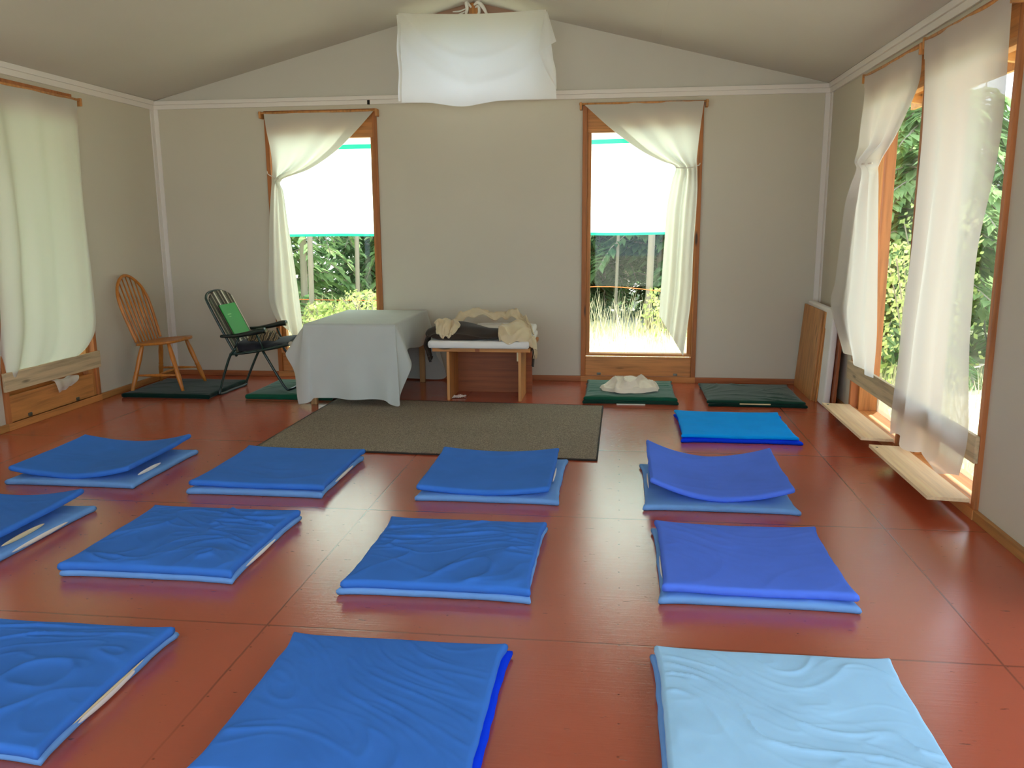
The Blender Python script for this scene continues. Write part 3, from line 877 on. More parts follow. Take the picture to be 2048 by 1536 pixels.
GT, GB = 'royal blue mats lying on top', 'lighter blue mats underneath'
P = dict
mats = [
 # back row
 (P(x0=-3.29, x1=-2.575, y0=4.02, y1=4.69, z0=0, th=.030, mat=M['sky'], seed=1, wr=.0015, ears=.01), 'light blue mat under the curled mat, left end of the back row', GB, ()),
 (P(x0=-3.30, x1=-2.61, y0=4.05, y1=4.71, z0=.032, th=.030, mat=M['royal'], seed=2, wr=.0012, curl=(.035, .055, 0, .01), ears=.0, bulge=.002), 'royal blue mat curling up at both sides, left end of the back row', GT, [(-2.61, 4.12, 4.36, .044, .022, M['foam'], 1, .0)]),
 (P(x0=-2.21, x1=-1.51, y0=3.97, y1=4.65, z0=0, th=.031, mat=M['sky'], seed=3, wr=.0015), 'light blue mat under the flat blue mat touching the rug corner', GB, [(-1.51, 4.18, 4.50, .020, .020, M['foam'])]),
 (P(x0=-2.20, x1=-1.505, y0=3.985, y1=4.67, z0=.031, th=.031, mat=M['royal'], seed=4, wr=.0016, curl=(.008, .004, .004, .004), bulge=.003), 'flat royal blue mat just in front of the rug left corner', GT, ()),
 (P(x0=-.99, x1=-.295, y0=3.99, y1=4.71, z0=0, th=.029, mat=M['sky'], seed=5, wr=.0012), 'light blue mat under the curled mat in front of the rug middle', GB, ()),
 (P(x0=-1.0, x1=-.335, y0=4.01, y1=4.69, z0=.030, th=.030, mat=M['royal'], seed=6, wr=.0014, curl=(.020, .030, 0, .015), ears=0, bulge=.003), 'royal blue mat with raised side edges in front of the rug middle', GT, [(-.335, 4.22, 4.48, .048, .018, M['foam'])]),
 (P(x0=.160, x1=.86, y0=3.97, y1=4.66, z0=0, th=.028, mat=M['sky'], seed=7, wr=.0015, ears=.016), 'pale blue mat under the strongly curled mat, right end of back row', GB, ()),
 (P(x0=.180, x1=.855, y0=4.02, y1=4.68, z0=.032, th=.028, mat=M['royal_lit'], seed=8, wr=.0010, curl=(.090, .060, 0, .02), ears=0, bulge=.002), 'strongly curled royal blue mat, right end of the back row', GT, [(.180, 4.16, 4.42, .050, .024, M['foam'], -1)]),
 # the bright pair
 (P(x0=.44, x1=1.14, y0=5.30, y1=5.99, z0=0, th=.024, mat=M['vivid2'], seed=9, wr=.0015, ears=.02), 'vivid blue mat underneath its twin, in front of the dark green mat', 'vivid blue mats', ()),
 (P(x0=.435, x1=1.125, y0=5.31, y1=6.0, z0=.025, th=.022, mat=M['vivid'], seed=10, wr=.0012, curl=(.006, .004, .0, 0), bulge=.003), 'vivid bright blue mat on top, in front of the dark green mat', 'vivid blue mats', ()),
 # middle row
 (P(x0=-3.28, x1=-2.565, y0=2.95, y1=3.64, z0=0, th=.030, mat=M['sky'], seed=11, wr=.0015), 'dull blue mat underneath, cut by the left edge of the photo', GB, [(-2.565, 3.08, 3.46, .018, .020, M['foam'])]),
 (P(x0=-3.30, x1=-2.61, y0=2.97, y1=3.65, z0=.032, th=.030, mat=M['royal'], seed=12, wr=.0012, curl=(.03, .045, 0, .01), ears=0, bulge=.003), 'curled blue mat on top, cut by the left edge of the photo', GT, [(-2.61, 3.08, 3.36, .044, .022, M['foamy'])]),
 (P(x0=-2.19, x1=-1.50, y0=2.925, y1=3.62, z0=0, th=.028, mat=M['sky'], seed=13, wr=.0015), 'light blue mat under the creased mat, left in the middle row', GB, [(-1.50, 3.05, 3.36, .016, .018, M['foam'])]),
 (P(x0=-2.19, x1=-1.50, y0=2.92, y1=3.60, z0=.028, th=.034, mat=M['royal'], seed=14, wf=1.5, wr=.0068, wdir=.25, ears=.014, bulge=.004, nu=110), 'royal blue mat with many creases, left in the middle row', GT, ()),
 (P(x0=-1.02, x1=-.325, y0=2.885, y1=3.59, z0=0, th=.028, mat=M['sky'], seed=15, wr=.0015, ears=.016), 'light blue mat under the mat with long diagonal folds', GB, ()),
 (P(x0=-1.005, x1=-.325, y0=2.885, y1=3.565, z0=.028, th=.033, mat=M['royal'], seed=21, wf=1.35, wr=.0058, wdir=.22, ears=.014, bulge=.004, nu=110), 'blue mat with long diagonal folds, centre of the middle row', GT, ()),
 (P(x0=.185, x1=.862, y0=2.935, y1=3.63, z0=0, th=.028, mat=M['sky'], seed=17, wr=.0025, ears=.012), 'pale blue mat underneath, right end of the middle row', GB, ()),
 (P(x0=.197, x1=.856, y0=2.95, y1=3.60, z0=.030, th=.032, mat=M['royal_lit'], seed=18, wr=.0018, curl=(.010, .006, .004, .006), bulge=.004), 'smooth royal blue mat on top, right end of the middle row', GT, [(.197, 3.08, 3.34, .024, .020, M['foam'], -1)]),
 # front row
 (P(x0=-2.19, x1=-1.49, y0=1.80, y1=2.46, z0=0, th=.028, mat=M['sky'], seed=19, wr=.0015), 'light blue mat underneath, bottom left corner of the photo', GB, [(-1.49, 1.95, 2.24, .018, .026, M['foam'])]),
 (P(x0=-2.17, x1=-1.485, y0=1.785, y1=2.43, z0=.028, th=.033, mat=M['royal'], seed=23, wf=1.4, wr=.0046, wdir=.3, bulge=.004, nu=110), 'dark blue mat with sweeping creases, bottom left corner of the photo', GT, [(-1.485, 1.92, 2.28, .033, .008, M['foamy'])]),
 (P(x0=-1.03, x1=-.340, y0=1.76, y1=2.46, z0=0, th=.028, mat=M['vivid2'], seed=24, wr=.0015), 'deep blue mat under the central mat nearest the camera', GB, ()),
 (P(x0=-1.03, x1=-.355, y0=1.755, y1=2.44, z0=.028, th=.034, mat=M['royal'], seed=31, wf=1.5, wr=.0033, wdir=-.6, bulge=.005, nu=110, ears=.014), 'wide royal blue mat nearest the camera, centre of the front row', GT, ()),
 (P(x0=.140, x1=.83, y0=1.79, y1=2.49, z0=0, th=.028, mat=M['sky'], seed=26, wr=.0015), 'dull blue mat under the pale sky blue mat in front', GB, ()),
 (P(x0=.152, x1=.832, y0=1.80, y1=2.48, z0=.028, th=.036, mat=M['skyL'], seed=37, wf=1.8, wr=.0034, wdir=-.5, bulge=.006, nu=110), 'pale sky blue mat with creases nearest the camera on the right', GT, ()),
]
for kw, lab, grp, sl in mats: mat_thing(kw, lab, grp, sl)

gm = 'dark green mats along the walls'
mat_thing(P(x0=-4.02, x1=-3.30, y0=6.30, y1=6.97, z0=0, th=.036, mat=M['green3'], seed=41, wr=.002), 'very dark green mat under the wooden spindle chair', gm)
mat_thing(P(x0=-2.97, x1=-2.28, y0=6.335, y1=7.0, z0=0, th=.040, mat=M['green'], seed=42, wr=.003), 'green mat partly under the white covered table', gm)
mat_thing(P(x0=-.245, x1=.455, y0=6.425, y1=7.12, z0=0, th=.028, mat=M['green2'], seed=43, wr=.0015), 'dark green mat under the mat with the cream cloth', gm, [(.1, 0, 0, 0, 0, M['foam'])] and ())
mat_thing(P(x0=-.235, x1=.445, y0=6.415, y1=7.12, z0=.028, th=.030, mat=M['green'], seed=44, wr=.004), 'green mat with a crumpled cream cloth lying on it', gm)
mat_thing(P(x0=.715, x1=1.41, y0=6.40, y1=7.09, z0=0, th=.024, mat=M['green3'], seed=45, wr=.0015), 'blackish green mat underneath, near the leaning planks', gm)
p_ = mat_thing(P(x0=.705, x1=1.395, y0=6.41, y1=7.09, z0=.024, th=.024, mat=M['green2'], seed=46, wr=.004), 'faded dark green mat on top, near the leaning planks', gm)
obj('foam_core', B(.93, 1.16, 6.388, 6.405, .020, .028, bev=.003), M['foamy'], p_)
# pale slip of paper sticking out under the green mat
tag(obj('foam_strip', B(.0, .22, 6.39, 6.413, .0, .006, bev=.002), M['foam']), 'thin white strip sticking out under the green mat with the cloth', 'strip')

# rug
rg_ = thing('rug', 'brown grey flat rug in front of the covered table', 'rug', (-1.18, 5.6, 0))
bm = bmesh.new()
rc = [Vector((-2.262, 4.87, 0)), Vector((-.112, 4.80, 0)), Vector((-.105, 6.30, 0)), Vector((-2.235, 6.385, 0))]
def rugp(u, v):
    a = rc[0].lerp(rc[1], u); b = rc[3].lerp(rc[2], u); p = a.lerp(b, v)
    p.y += .008 * nz(u * 5, v * 2, 1) * (1 if v < .5 else .5)
    return Vector((p.x + 1.18, p.y - 5.6, .010 + .003 * nz(u * 6, v * 5, 2) + .006 * math.exp(-((u - .52) / .05) ** 2) * math.exp(-(v / .06) ** 2)))
grid(bm, 60, 40, rugp)
o = obj('pile', bm, M['rug'], rg_, True); solid(o, .008, -1)
def edge(i, j):
    a, b = rc[i] - Vector((-1.18, 5.6, 0)), rc[j] - Vector((-1.18, 5.6, 0))
    obj('binding', T([a + Vector((0, 0, .006)), a.lerp(b, .5) + Vector((0, 0, .006)), b + Vector((0, 0, .006))], .006, 6, 8), M['rugedge'], rg_, True)
edge(0, 1); edge(1, 2); edge(2, 3); edge(3, 0)

# ---------------------------------------------------------------- table and cloth
TX0, TX1, TY0, TY1, TZ = -2.40, -1.68, 6.15, 7.24, .634
t = thing('table', 'low wooden table hidden under a white tablecloth', 'table', (-2.04, 6.7, 0))
def rel(o): o.location = (2.04, -6.7, 0); return o
rel(obj('tabletop', B(TX0, TX1, TY0, TY1, TZ - .028, TZ - .003, bev=.004), M['tableleg'], t))
rel(obj('apron', B(TX0 + .05, TX1 - .05, TY0 + .05, TY0 + .07, TZ - .1, TZ - .028), M['tableleg'], t))
rel(obj('apron', B(TX0 + .05, TX1 - .05, TY1 - .07, TY1 - .05, TZ - .1, TZ - .028), M['tableleg'], t))
for x in (TX0 + .02, TX1 - .065):
    for y in (TY0 + .025, TY1 - .065):
        rel(obj('leg', B(x, x + .045, y, y + .04, 0, TZ - .028, bev=.003), M['tableleg'], t))
hemL = [  # base x, base y, hem x, hem y, hem z
 (-2.40, 6.15, -2.455, 6.125, .012), (-2.37, 6.15, -2.37, 6.085, .035), (-2.33, 6.15, -2.325, 6.12, .065), (-2.20, 6.15, -2.20, 6.115, .068),
 (-2.05, 6.15, -2.05, 6.105, .060), (-1.90, 6.15, -1.90, 6.12, .062), (-1.78, 6.15, -1.775, 6.11, .060), (-1.71, 6.15, -1.72, 6.10, .030),
 (-1.68, 6.15, -1.655, 6.105, .018), (-1.68, 6.16, -1.652, 6.15, .09), (-1.68, 6.18, -1.585, 6.23, .29), (-1.68, 6.24, -1.625, 6.34, .37), (-1.68, 6.32, -1.665, 6.46, .405),
 (-1.68, 6.50, -1.672, 6.56, .40), (-1.68, 6.75, -1.66, 6.76, .375), (-1.68, 7.0, -1.67, 7.0, .36), (-1.68, 7.15, -1.65, 7.17, .345), (-1.68, 7.21, -1.62, 7.22, .36),
 (-1.68, 7.24, -1.60, 7.27, .22), (-1.70, 7.24, -1.54, 7.30, .025), (-1.80, 7.24, -1.76, 7.285, .012), (-2.0, 7.24, -2.0, 7.30, .012), (-2.3, 7.24, -2.32, 7.28, .012),
 (-2.40, 7.24, -2.45, 7.28, .03), (-2.40, 7.2, -2.47, 7.18, .33), (-2.40, 7.0, -2.43, 7.0, .37), (-2.40, 6.7, -2.42, 6.7, .38), (-2.40, 6.42, -2.43, 6.45, .39),
 (-2.40, 6.26, -2.50, 6.30, .41), (-2.40, 6.20, -2.575, 6.22, .40), (-2.40, 6.17, -2.51, 6.17, .25)]
hemL.append(hemL[0])
HB = [Vector((a, b, TZ + .004)) for a, b, *_ in hemL]; HH = [Vector((c, d, e_)) for _, _, c, d, e_ in hemL]
bm = bmesh.new()
n = (len(hemL) - 1) * 8
def skirt(s, v):
    b = catmull(HB, s); h = catmull(HH, s)
    b.x = min(max(b.x, TX0 - .004), TX1 + .004); b.y = min(max(b.y, TY0 - .004), TY1 + .004)
    p = b.lerp(h, v)
    out = Vector((h.x - (-2.04), h.y - 6.7, 0)).normalized()
    amp = .010 * v * v
    p += out * (amp * math.sin(s * 95 + 1) + .006 * v * nz(s * 30, v * 2, 5)) + out * .008 * math.sin(PI * v) 
    return p
vs = [[bm.verts.new(skirt((i % n) / n, j / 24)) for i in range(n)] for j in range(25)]
for j in range(24):
    for i in range(n):
        k = (i + 1) % n
        bm.faces.new((vs[j][i], vs[j + 1][i], vs[j + 1][k], vs[j][k]))
# top
cen = Vector(((TX0 + TX1) / 2, (TY0 + TY1) / 2, TZ + .006))
prev = vs[0]
for r_ in range(1, 12):
    f = r_ / 12
    cur = [bm.verts.new(prev_v.co.lerp(cen, 0) if False else vs[0][i].co.lerp(cen, f) + Vector((0, 0, .0012 * (nz(i * .05, f * 6, 2) + 1)))) for i, prev_v in enumerate(prev)]
    for i in range(n):
        k = (i + 1) % n
        bm.faces.new((prev[i], prev[k], cur[k], cur[i]))
    prev = cur
c_ = bm.verts.new(cen)
for i in range(n): bm.faces.new((prev[i], prev[(i + 1) % n], c_))
bmesh.ops.recalc_face_normals(bm, faces=bm.faces)
o = obj('tablecloth', bm, M['tcloth'], None, True)
tag(o, 'white cloth draped over the table, its corners nearly touching the floor', 'tablecloth')
o.data.polygons.foreach_set('use_smooth', [True] * len(o.data.polygons))

# ---------------------------------------------------------------- bench
b = thing('bench', 'small pine bench with plywood back panel beside the covered table', 'bench', (-1.06, 6.77, 0))
def rb(o): o.location = (1.06, -6.77, 0); return o
rb(obj('seat_board', B(-1.455, -.675, 6.42, 7.12, .395, .425, bev=.003), M['benchX'], b))
rb(obj('side_panel', B(-1.345, -1.322, 6.44, 6.80, 0, .395, bev=.002), M['benchZ'], b))
rb(obj('side_panel', B(-.772, -.749, 6.44, 6.80, 0, .395, bev=.002), M['benchZ'], b))
rb(obj('back_panel', B(-1.36, -.70, 6.80, 6.818, 0.0, .395, bev=.002), M['ply'], b))
rb(obj('cleat', B(-.785, -.772, 6.45, 6.47, .32, .395, bev=.002), M['foamy'], b))
rb(obj('joint_plate', B(-1.11, -1.075, 6.416, 6.42, .398, .42), M['ply'], b))
mt = pad(-1.475, -.692, 6.40, 7.14, .426, .055, M['white'], None, 'mattress', seed=51, wr=.001, bulge=.002, ears=0, nu=40)
tag(mt, 'thin white mattress lying on the pine bench', 'mattress')
pl = pad(-1.20, -.70, 6.78, 7.12, .484, .055, M['white'], None, 'cushion', seed=52, wr=.002, bulge=.012, ears=0, nu=36)
tag(pl, 'flat white cushion at the back of the bench under the shawl', 'cushion')

def patch(P_, nu=60, nv=40, wr=.008, seed=0, fu=6, fv=2):
    rows = [[Vector(p) for p in row] for row in P_]
    bm = bmesh.new()
    def f(u, v):
        col = [catmull(r, u) for r in rows]
        p = catmull(col, v)
        h = wr * (math.sin(u * fu * 2 * PI * .5 + 3 * nz(u * 2, v * 2, seed)) * .4 + 1.2 * ridged(u * fu * .5, v * fv * .5, seed) + .6 * nz(u * fu, v * fv, seed + 7))
        return p + Vector((0, -.35 * h, h))
    grid(bm, nu, nv, f)
    return bm
# brown blanket
bl = obj('blanket', patch([
    [(-1.49, 6.47, .487), (-1.40, 6.44, .489), (-1.15, 6.43, .490), (-.95, 6.435, .489), (-.86, 6.45, .489)],
    [(-1.53, 6.52, .53), (-1.40, 6.50, .535), (-1.15, 6.49, .535), (-.97, 6.49, .53), (-.84, 6.50, .525)],
    [(-1.52, 6.62, .555), (-1.38, 6.60, .585), (-1.10, 6.60, .575), (-.97, 6.62, .555), (-.80, 6.62, .56)],
    [(-1.47, 6.78, .54), (-1.30, 6.76, .585), (-1.08, 6.76, .545), (-.95, 6.76, .53), (-.82, 6.76, .54)],
    [(-1.46, 6.90, .492), (-1.30, 6.88, .50), (-1.10, 6.86, .50), (-.95, 6.86, .51), (-.84, 6.86, .50)]], wr=.016, seed=61, fu=3), M['choc'], None, True)
solid(bl, .008, -1)
tag(bl, 'dark brown folded blanket lying on the white mattress', 'blanket')
o = obj('hanging_end', patch([
    [(-1.50, 6.48, .50), (-1.505, 6.54, .52), (-1.50, 6.62, .53)],
    [(-1.525, 6.47, .44), (-1.53, 6.53, .45), (-1.515, 6.60, .46)],
    [(-1.505, 6.47, .38), (-1.51, 6.51, .37), (-1.50, 6.55, .38)],
    [(-1.49, 6.45, .34), (-1.49, 6.50, .30), (-1.48, 6.54, .33)]], 20, 30, .008, 62), M['choc'], bl, True); solid(o, .02, 0)
o = obj('hanging_end', patch([
    [(-.675, 6.50, .46), (-.67, 6.56, .47), (-.67, 6.64, .47)],
    [(-.66, 6.50, .40), (-.655, 6.55, .40), (-.66, 6.62, .40)],
    [(-.665, 6.51, .33), (-.66, 6.55, .32), (-.665, 6.60, .33)],
    [(-.67, 6.52, .27), (-.665, 6.55, .26), (-.67, 6.58, .28)]], 16, 24, .006, 63), M['choc'], bl, True); solid(o, .012, 0)
# cream shawl : long loop behind, bunch left, wide fall right
sh = obj('shawl', patch([
    [(-1.34, 6.80, .56), (-1.30, 6.92, .60), (-1.18, 7.0, .645), (-1.0, 7.02, .61), (-.85, 6.98, .635), (-.78, 6.84, .60), (-.74, 6.70, .58)],
    [(-1.38, 6.76, .57), (-1.32, 6.88, .625), (-1.18, 6.95, .665), (-1.0, 6.97, .635), (-.86, 6.92, .655), (-.75, 6.78, .61), (-.70, 6.66, .56)],
    [(-1.36, 6.72, .555), (-1.27, 6.84, .60), (-1.16, 6.90, .63), (-1.0, 6.92, .595), (-.88, 6.86, .62), (-.72, 6.72, .57), (-.665, 6.60, .51)]],
    110, 20, .026, 71, 12, 3), M['cream'], None, True)
solid(sh, .012, 0)
tag(sh, 'cream fringed shawl looped over the brown blanket on the bench', 'shawl')
o = obj('bunched_end', patch([
    [(-1.47, 6.60, .575), (-1.42, 6.66, .60), (-1.33, 6.70, .60), (-1.27, 6.66, .575)],
    [(-1.44, 6.52, .585), (-1.38, 6.55, .615), (-1.31, 6.56, .60), (-1.255, 6.55, .57)],
    [(-1.43, 6.47, .55), (-1.37, 6.465, .57), (-1.31, 6.465, .555), (-1.28, 6.47, .53)],
    [(-1.41, 6.45, .50), (-1.37, 6.44, .50), (-1.33, 6.44, .50), (-1.31, 6.45, .50)]], 44, 44, .024, 72, 5, 4), M['cream'], sh, True); solid(o, .010, 0)
o = obj('wide_end', patch([
    [(-.93, 6.66, .575), (-.84, 6.72, .60), (-.76, 6.70, .595), (-.70, 6.66, .555)],
    [(-.935, 6.54, .57), (-.85, 6.56, .585), (-.76, 6.56, .57), (-.68, 6.56, .53)],
    [(-.925, 6.43, .52), (-.85, 6.42, .525), (-.76, 6.42, .52), (-.665, 6.46, .49)],
    [(-.91, 6.395, .478), (-.85, 6.39, .470), (-.75, 6.40, .482), (-.655, 6.47, .42)]], 50, 50, .018, 73, 4, 3), M['cream'], sh, True); solid(o, .006, 0)
o = obj('falling_end', patch([
    [(-.70, 6.46, .50), (-.675, 6.52, .51), (-.66, 6.60, .50)],
    [(-.665, 6.46, .45), (-.645, 6.52, .46), (-.645, 6.60, .45)],
    [(-.655, 6.46, .415), (-.638, 6.52, .40), (-.64, 6.60, .39)]], 18, 18, .006, 74), M['cream'], sh, True); solid(o, .006, 0); fe = o
random.seed(8)
bm = bmesh.new()
for k in range(15):
    y = 6.46 + k * .01; z = .42 - .002 * k
    x = -.652 + .012 * k / 15
    tube(bm, [(x, y, z), (x + .004, y + .003, z - .03), (x + random.uniform(-.006, .004), y, z - .06 - random.random() * .02)], .0022, 5, 3)
obj('fringe', bm, M['cream'], fe, True)

# tissue under the bench
bm = bmesh.new()
grid(bm, 16, 8, lambda u, v: Vector((-1.318 + u * .10, 6.50 + v * .07 + .03 * u, .004 + .022 * abs(nz(u * 6, v * 5, 4)) + .010 * math.sin(PI * u) * math.sin(PI * v))))
tag(solid(obj('tissue', bm, M['tissue'], None, False), .003), 'small crumpled white tissue on the floor under the bench', 'tissue')

# cream cloth heap on the green mat
bm = bmesh.new()
def heap(u, v):
    a = 2 * PI * u
    rr = v ** .75
    out = 1 + .10 * nz(math.cos(a) * 1.6, math.sin(a) * 1.6, 8) + .03 * math.sin(a * 9)
    x = .10 + math.cos(a) * .245 * rr * out
    y = 6.70 + math.sin(a) * .20 * rr * out
    h = .088 * (1 - rr ** 1.9) ** .8
    w_ = nz(x * 5, y * 5, 12)
    fold_ = .034 * ridged(x * 3.2 + 1.2 * w_, y * 5.5 + 1.6 * w_, 3) ** .5 + .016 * ridged(x * 6 + w_, y * 9 + 2, 6) ** .6 - .014 * ridged(x * 5, y * 5 + 2 * w_, 15) ** .6
    rim = .012 * math.exp(-((rr - .93) / .06) ** 2)
    z = .066 + h + fold_ * min(1, (1 - rr) * 5 + .15) + rim + .012 * nz(x * 9, y * 9, 5) * (1 - rr)
    return Vector((x, y, z))
grid(bm, 120, 44, heap)
bmesh.ops.remove_doubles(bm, verts=bm.verts, dist=1e-5)
tag(obj('cloth', bm, M['offw'], None, True), 'crumpled cream cloth heaped on the green mat below the right window', 'cloth')

# ---------------------------------------------------------------- things leaning in the right corner
def leaning(name, label, cat, x0b, x1b, dx, y0, y1, z1, mat, bev, z0=0.0, seg=2):
    bm = B(x0b, x1b, y0, y1, z0, z1, bev=bev, seg=seg)
    for v in bm.verts: v.co.x += dx * (v.co.z - z0) / (z1 - z0)
    o = obj(name, bm, mat); tag(o, label, cat); return o
leaning('plank', 'front wide pine plank leaning in the right corner', 'plank', 1.515, 1.529, .052, 6.70, 7.335, .705, M['lean'], .002)
leaning('plank', 'middle pine plank leaning behind the front one in the corner', 'plank', 1.530, 1.541, .052, 6.66, 7.335, .70, M['benchZ'], .002)
leaning('plank', 'rear thin pine plank leaning against the white mattress', 'plank', 1.542, 1.553, .052, 6.64, 7.32, .71, M['pineZ'], .002)
leaning('mattress', 'narrow white mattress leaning upright between planks and the wall', 'mattress', 1.556, 1.606, .036, 6.46, 7.32, .735, M['white'], .018, seg=4)
leaning('plank', 'reddish brown board standing upright behind the white mattress', 'board', 1.612, 1.632, .030, 6.40, 7.05, .72, M['redwood'], .002)

# ---------------------------------------------------------------- wooden spindle chair
ch = thing('wooden_chair', 'honey oak spindle back chair leaning to the left wall', 'chair', (-3.82, 6.62, 0))
ch.rotation_euler = (0, 0, 0)
def rc_(o): o.location = (3.82, -6.62, 0); return o
bm = bmesh.new()
def seatp(u, v, top):
    a = 2 * PI * u
    cx_, sy = math.cos(a), math.sin(a)
    k = (abs(cx_) ** 3.2 + abs(sy) ** 3.2) ** (-1 / 3.2)
    wfront = .215 + .012 * cx_
    x = -3.825 + .195 * cx_ * k * v; y = 6.625 + wfront * sy * k * v
    z = .438 + .016 * (x + 3.825) / .195
    if top: z -= .014 * (1 - v ** 2) * 1.0 - .010 * math.exp(-((y - 6.625) / .04) ** 2) * max(0, cx_) * v
    else: z -= .030 - .010 * v ** 4
    return Vector((x, y, z))
S = 48
for top in (True, False):
    rows_ = [[bm.verts.new(seatp(i / S, j / 8, top)) for i in range(S)] for j in range(1, 9)]
    c0 = bm.verts.new(seatp(0, 0.001, top))
    for i in range(S): bm.faces.new((c0, rows_[0][i], rows_[0][(i + 1) % S]))
    for j in range(7):
        for i in range(S): bm.faces.new((rows_[j][i], rows_[j + 1][i], rows_[j + 1][(i + 1) % S], rows_[j][(i + 1) % S]))
    if top: tr_ = rows_[-1]
    else:
        for i in range(S): bm.faces.new((tr_[i], rows_[-1][i], rows_[-1][(i + 1) % S], tr_[(i + 1) % S]))
bmesh.ops.recalc_face_normals(bm, faces=bm.faces)
rc_(obj('seat', bm, M['chairw'], ch, True))
prof = [(0, .012), (.05, .014), (.28, .020), (.42, .021), (.45, .016), (.47, .020), (.49, .016), (.70, .0195), (.9, .015), (1, .013)]
prof = [(0, .013), (.10, .015), (.34, .021), (.40, .017), (.42, .021), (.45, .017), (.72, .021), (.9, .016), (1, .013)]
legs = [((-4.02, 6.395, .004), (-3.935, 6.48, .42)), ((-3.567, 6.40, .040), (-3.70, 6.47, .43)), ((-3.600, 6.85, .040), (-3.71, 6.77, .43)), ((-4.02, 6.86, .040), (-3.94, 6.77, .42))]
for a, c in legs: rc_(obj('leg', lathe(bmesh.new(), a, c, prof, 14), M['chairw'], ch, True))
def legpt(k, z):
    a, c = Vector(legs[k][0]), Vector(legs[k][1]); return a.lerp(c, (z - a.z) / (c.z - a.z))
sp_ = [(0, .007), (.3, .011), (.5, .013), (.7, .011), (1, .007)]
rc_(obj('stretcher', lathe(bmesh.new(), legpt(0, .16), legpt(1, .17), sp_, 10), M['chairw'], ch, True))
rc_(obj('stretcher', lathe(bmesh.new(), legpt(3, .16), legpt(2, .17), sp_, 10), M['chairw'], ch, True))
rc_(obj('stretcher', lathe(bmesh.new(), legpt(0, .16).lerp(legpt(1, .17), .5), legpt(3, .16).lerp(legpt(2, .17), .5), sp_, 10), M['chairw'], ch, True))
def bowx(z): return -3.965 - .165 * (z - .44) / .54
bow = [(.437, -.185), (.55, -.20), (.70, -.215), (.80, -.208), (.89, -.165), (.955, -.085), (.978, 0), (.955, .085), (.89, .165), (.80, .208), (.70, .215), (.55, .20), (.437, .185)]
rc_(obj('back_bow', T([(bowx(z), 6.625 + d, z) for z, d in bow], .0125, 10, 5), M['chairw'], ch, True))
for k in range(7):
    d = (k - 3) * .047
    dt = d * 1.22
    # height of bow at dt
    zt = .70
    for i in range(len(bow) - 1):
        (z0_, d0), (z1_, d1) = bow[i], bow[i + 1]
        if min(d0, d1) <= dt <= max(d0, d1) and max(z0_, z1_) > .8: zt = z0_ + (z1_ - z0_) * (dt - d0) / (d1 - d0 + 1e-9)
    rc_(obj('spindle', lathe(bmesh.new(), (bowx(.44), 6.625 + d, .43), (bowx(zt), 6.625 + dt, zt), [(0, .006), (.2, .0085), (.45, .0095), (1, .005)], 8), M['chairw'], ch, True))

# ---------------------------------------------------------------- folding lawn chair
lc = thing('lawn_chair', 'folding lawn chair with striped canvas beside the spindle chair', 'chair', (-3.0, 6.65, 0))
def rl(o): o.location = (3.0, -6.65, 0); return o
yn, yf = 6.45, 6.87
tb = .0105
def Tm(pts, r=tb): return T([Vector(p) for p in pts], r, 10, 6)
rl(obj('back_frame', Tm([(-3.10, yn, .33), (-3.20, yn, .52), (-3.315, yn, .76), (-3.345, yn + .03, .815), (-3.358, yn + .10, .842), (-3.362, 6.66, .85), (-3.358, yf - .10, .842), (-3.345, yf - .03, .815), (-3.315, yf, .76), (-3.20, yf, .52), (-3.10, yf, .33)]), M['tube'], lc, True))
rl(obj('seat_frame', Tm([(-3.16, yn, .345), (-2.95, yn, .37), (-2.70, yn, .425), (-2.64, yn + .03, .435), (-2.63, 6.66, .437), (-2.64, yf - .03, .435), (-2.70, yf, .425), (-2.95, yf, .37), (-3.16, yf, .345)]), M['tube'], lc, True))
rl(obj('rear_leg', Tm([(-3.10, yn - .012, .40), (-3.165, yn - .012, .31), (-3.255, yn - .012, .06), (-3.262, yn, .014), (-3.258, 6.66, .011), (-3.24, yf, .014), (-3.225, yf + .012, .06), (-3.12, yf + .012, .28), (-3.05, yf + .012, .40)]), M['tube'], lc, True))
rl(obj('front_leg', Tm([(-2.88, yn + .014, .375), (-2.76, yn + .014, .16), (-2.70, yn + .02, .065), (-2.672, yn + .05, .056), (-2.672, 6.66, .056), (-2.672, yf - .05, .056), (-2.70, yf - .02, .065), (-2.76, yf - .014, .16), (-2.88, yf - .014, .375)]), M['tube'], lc, True))
for y, s_ in ((yn, -1), (yf, 1)):
    dz = 0 if s_ < 0 else .01
    bm = bmesh.new()
    pts = [(-3.22, y, .497 + dz), (-3.10, y, .502 + dz), (-2.98, y, .522 + dz), (-2.88, y, .545 + dz), (-2.84, y, .548 + dz)]
    tube(bm, pts, .018, 12, 6, radf=lambda t_: .012 + .012 * min(1, t_ * 1.3))
    for v in bm.verts:
        v.co.y = y + (v.co.y - y) * 1.5 + s_ * .012
    rl(obj('armrest', bm, M['plastic'], lc, True))
    rl(obj('arm_support', Tm([(-2.92, y, .515), (-2.865, y, .385)], .008), M['tube'], lc, True))
    rl(obj('arm_support', Tm([(-3.07, y, .495), (-3.13, y, .36)], .008), M['tube'], lc, True))
